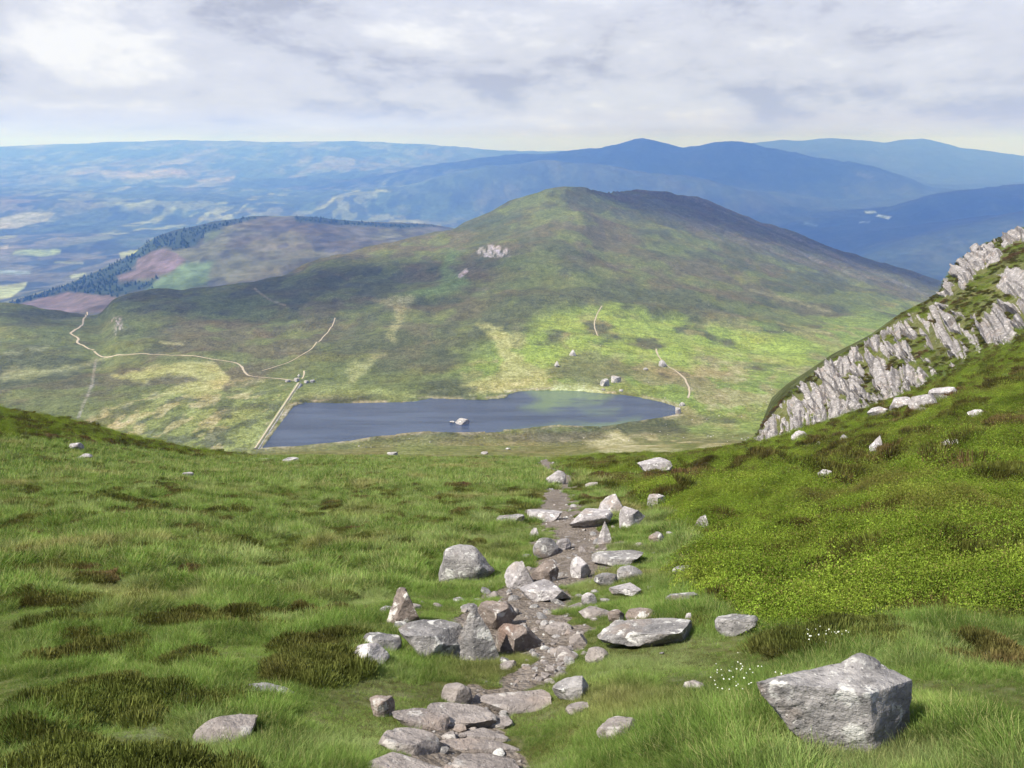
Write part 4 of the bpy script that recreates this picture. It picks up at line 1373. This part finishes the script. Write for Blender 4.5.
def leaf_mat(name, ramp_, patch, patch_scale, tone_amt, trans=.35, dry=None, thr=(.5, .64)):
    m, t = mat_new(name)
    pos = t.n('ShaderNodeNewGeometry').outputs['Position']
    flat = t.n('ShaderNodeMapping', ins={'Vector': pos, 'Scale': (1, 1, .15)}).outputs[0]
    n_ = t.noise(flat, patch_scale, 4, .6)
    c = t.ramp(n_, ramp_)
    n2_ = t.noise(flat, patch_scale * .31, 3, .6)
    c = t.mix(t.smooth(n2_, thr[0], thr[1], 0, .85), c, patch)
    mo = t.smooth(t.noise(flat, 2.3, 4, .62), .34, .64, .62, 1.22)  # random mottling, also painting in the light and shade of mounds
    c = t.mix(1.0, c, t.n('ShaderNodeCombineXYZ', ins={0: mo, 1: mo, 2: mo}).outputs[0], 'MULTIPLY')
    tn = t.n('ShaderNodeAttribute', attribute_name='tone').outputs['Fac']
    f = t.smooth(tn, 0, 1, 1 - tone_amt, 1 + tone_amt)
    c = t.mix(1.0, c, t.n('ShaderNodeCombineXYZ', ins={0: f, 1: f, 2: f}).outputs[0], 'MULTIPLY')
    if dry:
        c = t.mix(t.smooth(tn, .84, .90, 0, .8), c, dry)
    d = t.n('ShaderNodeBsdfDiffuse', ins={'Color': c})
    tr = t.n('ShaderNodeBsdfTranslucent', ins={'Color': t.mix(1.0, c, (1.1, 1.15, .6), 'MULTIPLY')})
    mx = t.n('ShaderNodeMixShader', ins={0: trans, 1: d, 2: tr})
    t.n('ShaderNodeOutputMaterial', ins={0: mx})
    return m


M_GRASS = leaf_mat('hill_grass', [(.30, (.095, .160, .032)), (.5, (.155, .235, .055)), (.70, (.240, .295, .120))], (.275, .250, .110), 1.1, .40, .35, (.33, .30, .14), (.52, .68))
M_HEATH = leaf_mat('dark_heather', [(.32, (.105, .085, .032)), (.5, (.105, .115, .032)), (.68, (.120, .150, .036))], (.150, .092, .055), .9, .45, .25, None, (.52, .64))
M_BILB = leaf_mat('bilberry_leaves', [(.30, (.095, .145, .018)), (.5, (.155, .225, .028)), (.70, (.225, .285, .042))], (.115, .098, .032), .75, .45, .26, (.16, .12, .05), (.50, .66))
M_HEATH2 = leaf_mat('slope_heather', [(.32, (.075, .058, .022)), (.5, (.085, .085, .022)), (.68, (.095, .120, .024))], (.125, .075, .042), .7, .45, .25, None, (.50, .64))  # kept dark partly to paint in shade between the mounds

P_NEAR = [proto('grass_tuft', *tuft(100 + i, 60, .07, .07, .20, .0048, .85)[:2], M_GRASS, tuft(100 + i, 60, .07, .07, .20, .0048, .85)[2]) for i in range(4)]
P_MID = [proto('grass_tuft', *tuft(200 + i, 46, .11, .10, .26, .010, .9)[:2], M_GRASS, tuft(200 + i, 46, .11, .10, .26, .010, .9)[2]) for i in range(4)]
P_FAR = [proto('grass_tuft', *tuft(300 + i, 34, .22, .16, .36, .026, .9)[:2], M_GRASS, tuft(300 + i, 34, .22, .16, .36, .026, .9)[2]) for i in range(3)]


def mk(f, mat, *args):
    V, Fc, at__ = f(*args)
    return proto(mat.name + '_clump', V, Fc, mat, at__)


P_HEN = [mk(sprigs, M_HEATH, 400 + i, 900, .15, .085, .0046) for i in range(3)]
P_HEF = [mk(sprigs, M_HEATH, 420 + i, 750, .26, .125, .0095) for i in range(3)]
P_BIN = [mk(clump, M_BILB, 440 + i, 1500, .24, .20, .0058, .8) for i in range(3)]
P_BIF = [mk(clump, M_BILB, 460 + i, 1100, .42, .30, .0105, .8) for i in range(3)]
P_H2N = [mk(sprigs, M_HEATH2, 480 + i, 900, .20, .105, .0052) for i in range(2)]
P_H2F = [mk(sprigs, M_HEATH2, 490 + i, 800, .36, .16, .0105) for i in range(3)]


def sample(n, ra, rb, power=1.0, azl=38.0):
    """points over the foreground sector, denser near by"""
    u = rng.uniform(size=n)
    e_ = 2.0 - power
    if abs(e_) < 1e-6:
        r = ra * (rb / ra) ** u
    else:
        r = (ra ** e_ + u * (rb ** e_ - ra ** e_)) ** (1 / e_)
    az = rng.uniform(R(-azl), R(azl), n)
    x, y = r * np.sin(az), r * np.cos(az)
    return x, y, ground(x, y), r


def off_stones(x, y, grow=1.0):
    ok = np.ones(len(x), bool)
    for fx, fy, fr, fw_, fd_ in FOOT:
        if fx * fx + fy * fy > 90 ** 2:
            continue
        c_, s_ = fy / math.hypot(fx, fy), fx / math.hypot(fx, fy)
        dx, dy = x - fx, y - fy
        a_ = dx * c_ - dy * s_
        b_ = dx * s_ + dy * c_
        ok &= (a_ / (fw_ * grow)) ** 2 + (b_ / (fd_ * grow)) ** 2 > .82
    return ok


BP = np.array(BUSH, float)
LB = np.array([(-300, 300), (0, 405), (60, 412), (180, 446), (250, 456), (190, 456), (110, 446), (50, 436), (0, 440), (-300, 420)], float)      # the shrubby left bank


def bushy(x, y, z):
    px, py = project(x, y, z)
    n_ = fbm(x / .8, y / .8, 131, 3) - .5
    return np.maximum(sstep(poly_sd(px + n_ * 34, py + n_ * 24, BP[:, 0], BP[:, 1]), -16, 16) , sstep(poly_sd(px + n_ * 60, py + n_ * 14, LB[:, 0], LB[:, 1]), -3, 3))


def heathy(x, y):
    """where dark heather grows among the grass on the left"""
    n_ = fbm(x / .42, y / .42, 141, 3) * .76 + fbm(x / 2.6, y / 3.0, 145, 3) * .24
    return n_


def patchy(x, y):
    return fbm(x / 1.9, y / 2.2, 151, 3) * .42 + fbm(x / .55, y / .6, 155, 2) * .58


def rot_scl(n, smin, smax, tilt=.25):
    rot = np.column_stack([rng.normal(0, tilt, n), rng.normal(0, tilt, n), rng.uniform(0, 2 * math.pi, n)])
    s_ = rng.uniform(smin, smax, n)
    return rot, np.column_stack([s_, s_, s_ * rng.uniform(.75, 1.25, n)])


def plant(name, n, ra, rb, power, protos, keep, smin, smax, lift=-.01, tilt=.2, size=None, big=0.0):
    x, y, z, r = sample(n, ra, rb, power)
    ok = keep(x, y, z, r)
    x, y, z, r = x[ok], y[ok], z[ok], r[ok]
    rot, scl = rot_scl(len(x), smin, smax, tilt)
    if big:
        g_ = 1 + big * rng.uniform(size=len(x)) ** 6
        scl *= g_[:, None]
        scl[:, 2] *= 1.15
    if size is not None:
        scl *= size(x, y, z, r)[:, None]
    return scatter(name, np.column_stack([x, y, z + lift]), rot, scl, protos)


def k_grass(thr):
    def f(x, y, z, r):
        ok = (path_mask(x, y) < rng.uniform(.15, .7, len(x))) & off_stones(x, y, .92)
        ok &= bushy(x, y, z) < rng.uniform(.3, 1.0, len(x))
        ok &= (heathy(x, y) < thr) | (rng.uniform(size=len(x)) < .25)
        return ok & (rng.uniform(size=len(x)) < .35 + 1.1 * fbm(x / .7, y / .7, 161, 3))
    return f


def near_path(x, y):
    return np.minimum(np.min([np.hypot(x - a_, y - b_) / w_ for (a_, b_), w_ in zip(pw_xy, pw_w)], axis=0), 6)


def gsize(x, y, z, r):
    # grazed short beside the path, longer away from it
    return (.62 + .38 * sstep(r, 4.2, 9)) * (.24 + (.10 + .46 * sstep(near_path(x, y), 1.1, 3.2)) * sstep(fbm(x / .45, y / .5, 171, 3), .32, .72)) + .26 * (1 - sstep(np.hypot(x - big_b.location.x, y - big_b.location.y - .15), .35, .95))


def k_heath(x, y, z, r):
    ok = (heathy(x, y) > .560 + .075 * (1 - sstep(r, 5, 12)) + rng.normal(0, .03, len(x))) & (bushy(x, y, z) < .5) & off_stones(x, y, 1.7) & (path_mask(x, y) < .1)
    return ok & (near_path(x, y) > np.where(r < 14, 3.0, 1.7)) & ((r > 4.6) | (x < -1.0))


def k_bil(x, y, z, r):
    return (bushy(x, y, z) > rng.uniform(.15, .85, len(x))) & off_stones(x, y, 1.0) & (path_mask(x, y) < .2) & (patchy(x, y) < .54 + rng.normal(0, .025, len(x)))


def k_bil2(x, y, z, r):
    return (bushy(x, y, z) > rng.uniform(.15, .85, len(x))) & off_stones(x, y, 1.0) & (path_mask(x, y) < .2) & (patchy(x, y) >= .525 + rng.normal(0, .025, len(x)))


plant('grass', 150000, 2.4, 9, 1.2, P_NEAR, k_grass(.66), .7, 1.3, size=gsize)
plant('grass', 240000, 8, 26, 1.5, P_MID, k_grass(.66), .65, 1.2, size=gsize)
plant('grass', 110000, 24, 85, 1.6, P_FAR, k_grass(.66), .35, .75)
plant('heather', 42000, 2.8, 16, 1.3, P_HEN, k_heath, .6, 1.25, -.03)
plant('heather', 60000, 15, 85, 1.5, P_HEF, k_heath, .55, 1.05, -.04)
plant('bilberry', 60000, 4.5, 17, 1.2, P_BIN, k_bil, .6, 1.2, -.04, big=.5)
plant('bilberry', 100000, 16, 120, 1.5, P_BIF, k_bil, .5, 1.0, -.05, big=.6)
plant('heather', 40000, 4.5, 17, 1.2, P_H2N, k_bil2, .6, 1.2, -.04, big=.8)
plant('heather', 80000, 16, 120, 1.5, P_H2F, k_bil2, .5, 1.0, -.05, big=1.0)

# heather on the crag ledges
x, y, z, r = sample(60000, 70, 150, .6, 34)
px, py = project(x, y, z)
ok = px > 735
x, y, z, r, px, py = x[ok], y[ok], z[ok], r[ok], px[ok], py[ok]
azs = np.arctan2(x, y)
jj = np.clip(np.interp(azs, AZ[ca:cb], np.arange(nj)) * us, 0, nJ - 1).astype(int)
rcol = bil(GR[ia:ib + 1, ca:cb])
ii_ = np.array([np.searchsorted(rcol[:, j], q_) for j, q_ in zip(jj, r)])
inside = (ii_ > 0) & (ii_ < nI)
rmv = np.where(inside, rm[np.clip(ii_, 0, nI - 1), jj], 0)
ok = (rmv < .12) & (r < np.interp(azs, AZ, RL[[l[0] for l in LAY].index('cragtop')]) * 1.02) & (bushy(x, y, z) < 2)
x, y, z = x[ok], y[ok], z[ok]
sel = patchy(x / 2, y / 2) > .47
for nm, pr, s_ in (('heather', P_H2F, sel), ('bilberry', P_BIF, ~sel)):
    rot, scl = rot_scl(s_.sum(), .7, 1.5, .2)
    scatter(nm, np.column_stack([x[s_], y[s_], z[s_] - .05]), rot, scl, pr)

# loose stones trodden into the path
pts, sz = [], []
for _ in range(9000):
    k_ = rng.integers(0, len(pw_xy) - 1)
    t_ = rng.uniform()
    c_ = np.array(pw_xy[k_]) * (1 - t_) + np.array(pw_xy[k_ + 1]) * t_
    w_ = pw_w[k_] * (1 - t_) + pw_w[k_ + 1] * t_
    c_ = c_ + rng.normal(size=2) * w_ * .55
    pts.append(c_)
    sz.append(.008 + .045 * rng.uniform() ** 4.5)
pts, sz = np.array(pts), np.array(sz)
ok = (path_mask(pts[:, 0], pts[:, 1]) > rng.uniform(.1, .9, len(pts))) & off_stones(pts[:, 0], pts[:, 1], 1.0) & (np.hypot(pts[:, 0], pts[:, 1]) > 2.6)
pts, sz = pts[ok], sz[ok]
ok = rng.uniform(size=len(pts)) < .10
pts, sz = pts[ok], sz[ok]
# half-buried stones strewn beside it
ex, es = [], []
for _ in range(300):
    k_ = rng.integers(2, len(pw_xy) - 1)
    t_ = rng.uniform()
    c_ = np.array(pw_xy[k_]) * (1 - t_) + np.array(pw_xy[k_ + 1]) * t_
    w_ = pw_w[k_] * (1 - t_) + pw_w[k_ + 1] * t_
    c_ = c_ + np.array([rng.normal(.25, 1.0) * w_ * 1.7, rng.normal() * w_ * .6])
    ex.append(c_)
    es.append(.025 + .09 * rng.uniform() ** 2.6)
ex, es = np.array(ex), np.array(es)
ok = off_stones(ex[:, 0], ex[:, 1], 1.15) & (np.hypot(ex[:, 0], ex[:, 1]) > 5.0)
pts, sz = np.vstack([pts, ex[ok]]), np.concatenate([sz, es[ok]])
P_PB = []
for i in range(5):
    v_, f_ = rock_verts('block' if i % 2 else 'round', 950 + i, 2)
    P_PB.append(proto('pebble', v_ * np.array([1.35, 1, .55]) - np.array([0, 0, .22]), f_, M_SLAB if i % 2 else M_ROCK))
rot, scl = rot_scl(len(pts), .8, 1.3, .25)
scatter('pebbles', np.column_stack([pts, ground(pts[:, 0], pts[:, 1])]), rot, scl * sz[:, None] * 1.35, P_PB)

# small white flowers round the big boulder
m, t = mat_new('white_petals')
t.n('ShaderNodeOutputMaterial', ins={0: t.n('ShaderNodeBsdfDiffuse', ins={'Color': (.55, .56, .48, 1)})})
fl = []
for k_ in range(60):
    u, v = rng.normal(735, 16), rng.normal(697, 9)
    if k_ > 38:
        u, v = rng.uniform(800, 850), rng.normal(652, 5)
    fl.append(at(u, v))
fl = np.array(fl) + np.array([0, 0, .12])
ok = off_stones(fl[:, 0], fl[:, 1], 1.1)
fl = fl[ok]
pet = [(math.cos(a_) * .0042, math.sin(a_) * .0042, 0) for a_ in np.linspace(0, 2 * math.pi, 6, endpoint=False)]
V = np.array(pet + [(0, 0, .004)])
Fc = np.array([(i, (i + 1) % 6, 6) for i in range(6)])
P_FL = [proto('flower', V, Fc, m)]
rot, scl = rot_scl(len(fl), .7, 1.3, .5)
scatter('wildflowers', fl, rot, scl, P_FL)

# ------------------------------------------------------------------ the wood on the far hill
m, t = mat_new('spruce_needles')
pos = t.n('ShaderNodeNewGeometry').outputs['Position']
c = t.mix(t.noise(pos, .06, 3, .6), (.014, .028, .014), (.030, .052, .024))
t.n('ShaderNodeOutputMaterial', ins={0: t.n('ShaderNodeBsdfDiffuse', ins={'Color': c})})


def conifer(seed):
    r_ = np.random.default_rng(seed)
    V, Fc = [], []
    for k_ in range(6):
        z0_ = .1 + k_ * .15
        z1_ = z0_ + .27
        rad = .20 * (1 - k_ / 6.6)
        i0 = len(V)
        m_ = 8
        for a_ in range(m_):
            q_ = rad * r_.uniform(.6, 1.2)
            an = 2 * math.pi * a_ / m_ + r_.normal() * .15
            V.append((q_ * math.cos(an), q_ * math.sin(an), z0_ + r_.uniform(-.04, .04)))
        V.append((0, 0, min(z1_, 1.0)))
        for a_ in range(m_):
            Fc.append((i0 + a_, i0 + (a_ + 1) % m_, i0 + m_))
    return np.array(V), np.array(Fc)


P_CON = [proto('spruce', *conifer(i), m) for i in range(4)]
pts = []
fr = (ROW['forest_foot'], ROW['forest_top'])
for p in FOREST:
    p = np.array(p, float)
    i0, i1 = fr
    for _ in range(9000):
        i_ = rng.integers(i0, i1 + 1)
        j_ = rng.integers(0, NC)
        if poly_sd(PX[i_, j_] + rng.normal(0, 1.2), PY[i_, j_] + rng.normal(0, .6), p[:, 0], p[:, 1]) > 0:
            pts.append((GX[i_, j_] + rng.normal(0, 3), GY[i_, j_] + rng.normal(0, 3), GZ[i_, j_] - .5))
cp = np.array(CLEAR[0], float)
pts = np.array(pts)
qx, qy = project(pts[:, 0], pts[:, 1], pts[:, 2])
for cpoly in CLEAR:
    cp = np.array(cpoly, float)
    k_ = poly_sd(qx, qy, cp[:, 0], cp[:, 1]) < 0
    pts, qx, qy = pts[k_], qx[k_], qy[k_]
rot, scl = rot_scl(len(pts), 5, 8.5, .03)
scl[:, :2] *= 2.3
scatter('forest', pts, rot, scl, P_CON)

# stones strewn over the slopes round the loch, too many to count
bd = [rock_verts('block', 900 + i, 2) for i in range(3)]
P_ST = [proto('stone', v_, f_, M_FARROCK) for v_, f_ in bd]
pts = []
for _ in range(260):
    u, v = rng.uniform(560, 800), rng.uniform(330, 452)
    if poly_sd(np.array([u]), np.array([v]), np.array([q_[0] for q_ in LOCH], float), np.array([q_[1] for q_ in LOCH], float))[0] > -3:
        continue
    if rng.uniform() < .45 + .5 * (u > 640):
        pts.append(at(u, v, 140))
for _ in range(60):
    pts.append(at(rng.uniform(280, 640), rng.uniform(436, 459), 140))
for _ in range(60):
    pts.append(at(rng.uniform(420, 760), rng.uniform(215, 330), 500))
pts = np.array(pts)
pts = pts[(pts[:, 1] < 1500) & (np.hypot(pts[:, 0], pts[:, 1]) > 330)]
rot, scl = rot_scl(len(pts), .3, 1.0, .2)
scl *= rng.uniform(.5, 1.2, len(pts))[:, None]
scl[:, 2] *= .6
scatter('scree', pts - np.array([0, 0, .15]), rot, scl, P_ST)

# ------------------------------------------------------------------ out-of-frame clouds added to shade the moor and blue hills, above the haze
m, t = mat_new('cloud_vapour')
pos = t.n('ShaderNodeNewGeometry').outputs['Position']
dn_ = t.n('ShaderNodeAttribute', attribute_name='dense').outputs['Fac']
nz = t.noise(pos, .004, 5, .6)
al = t.math('MULTIPLY', dn_, t.smooth(nz, .30, .55, .45, 1.0), clamp=True)
dif = t.n('ShaderNodeBsdfDiffuse', ins={'Color': (.85, .86, .88, 1)})
trl = t.n('ShaderNodeBsdfTranslucent', ins={'Color': (.85, .86, .88, 1)})
body = t.n('ShaderNodeMixShader', ins={0: .5, 1: dif, 2: trl})
t.n('ShaderNodeOutputMaterial', ins={0: t.n('ShaderNodeMixShader', ins={0: al, 1: t.n('ShaderNodeBsdfTransparent'), 2: body})})
M_CLOUD = m
CLOUD_Z = 1250.0


def cloud(shade_at, half, label, seed, dens=.6, alt=CLOUD_Z):
    """a flat-based cumulus placed up the sun's line from the ground it shades"""
    x, y, z = shade_at
    k_ = (alt - z) / SUNV[2]
    V, Fc = ico(5)
    V = V.copy()
    lob = 1 + .35 * n3(V, 1.4, seed) + .16 * n3(V, 4.0, seed + 3)
    rim_ = np.hypot(V[:, 0], V[:, 1])
    V = V * lob[:, None]
    V[:, 2] = np.where(V[:, 2] < 0, V[:, 2] * .25, V[:, 2])
    V = V * np.array([half[0], half[1], min(half) * .35])
    o = link('cloud', mesh_from('cloud', V, Fc, M_CLOUD, True, attrs={'dense': dens * (1 - sstep(rim_, .45, .99))}))
    o.location = (x + SUNV[0] * k_, y + SUNV[1] * k_, alt)
    tag(o, label, 'cloud', 'unseen clouds added for their shade')
    return o


cloud((470, 1790, -60), (760, 380), 'broad unseen cloud added to shade the moor summit', 5, .62)
cloud((-350, 1020, -120), (420, 260), 'smaller unseen cloud added to shade the left moor', 9, .55)
cloud((2300, 5600, -400), (2600, 1700), 'very broad unseen cloud added to shade the blue hills', 13, .75, 1900.0)
cloud((600, 9300, -200), (4600, 1700), 'long unseen cloud bank added to shade the blue ridge', 17, .7, 2900.0)

# ------------------------------------------------------------------ haze over the whole place
zlo, zhi = float(GZ.min()) - 1.0, float(GZ.max()) + 40.0
bm = bmesh.new()
bmesh.ops.create_cube(bm, size=1.0)
me = bpy.data.meshes.new('haze')
bm.to_mesh(me)
bm.free()
haze = link('haze', me, kind='stuff')
haze.location = (0, 8200, (zlo + zhi) / 2)
haze.scale = (36000, 19000, zhi - zlo)
m, t = mat_new('haze_air')
t.n('ShaderNodeOutputMaterial', ins={'Volume': t.n('ShaderNodeVolumePrincipled', ins={'Color': (*HAZE_COLOR, 1), 'Absorption Color': (1, 1, 1, 1), 'Density': HAZE_DENSITY, 'Anisotropy': .1}).outputs[0]})
me.materials.append(m)
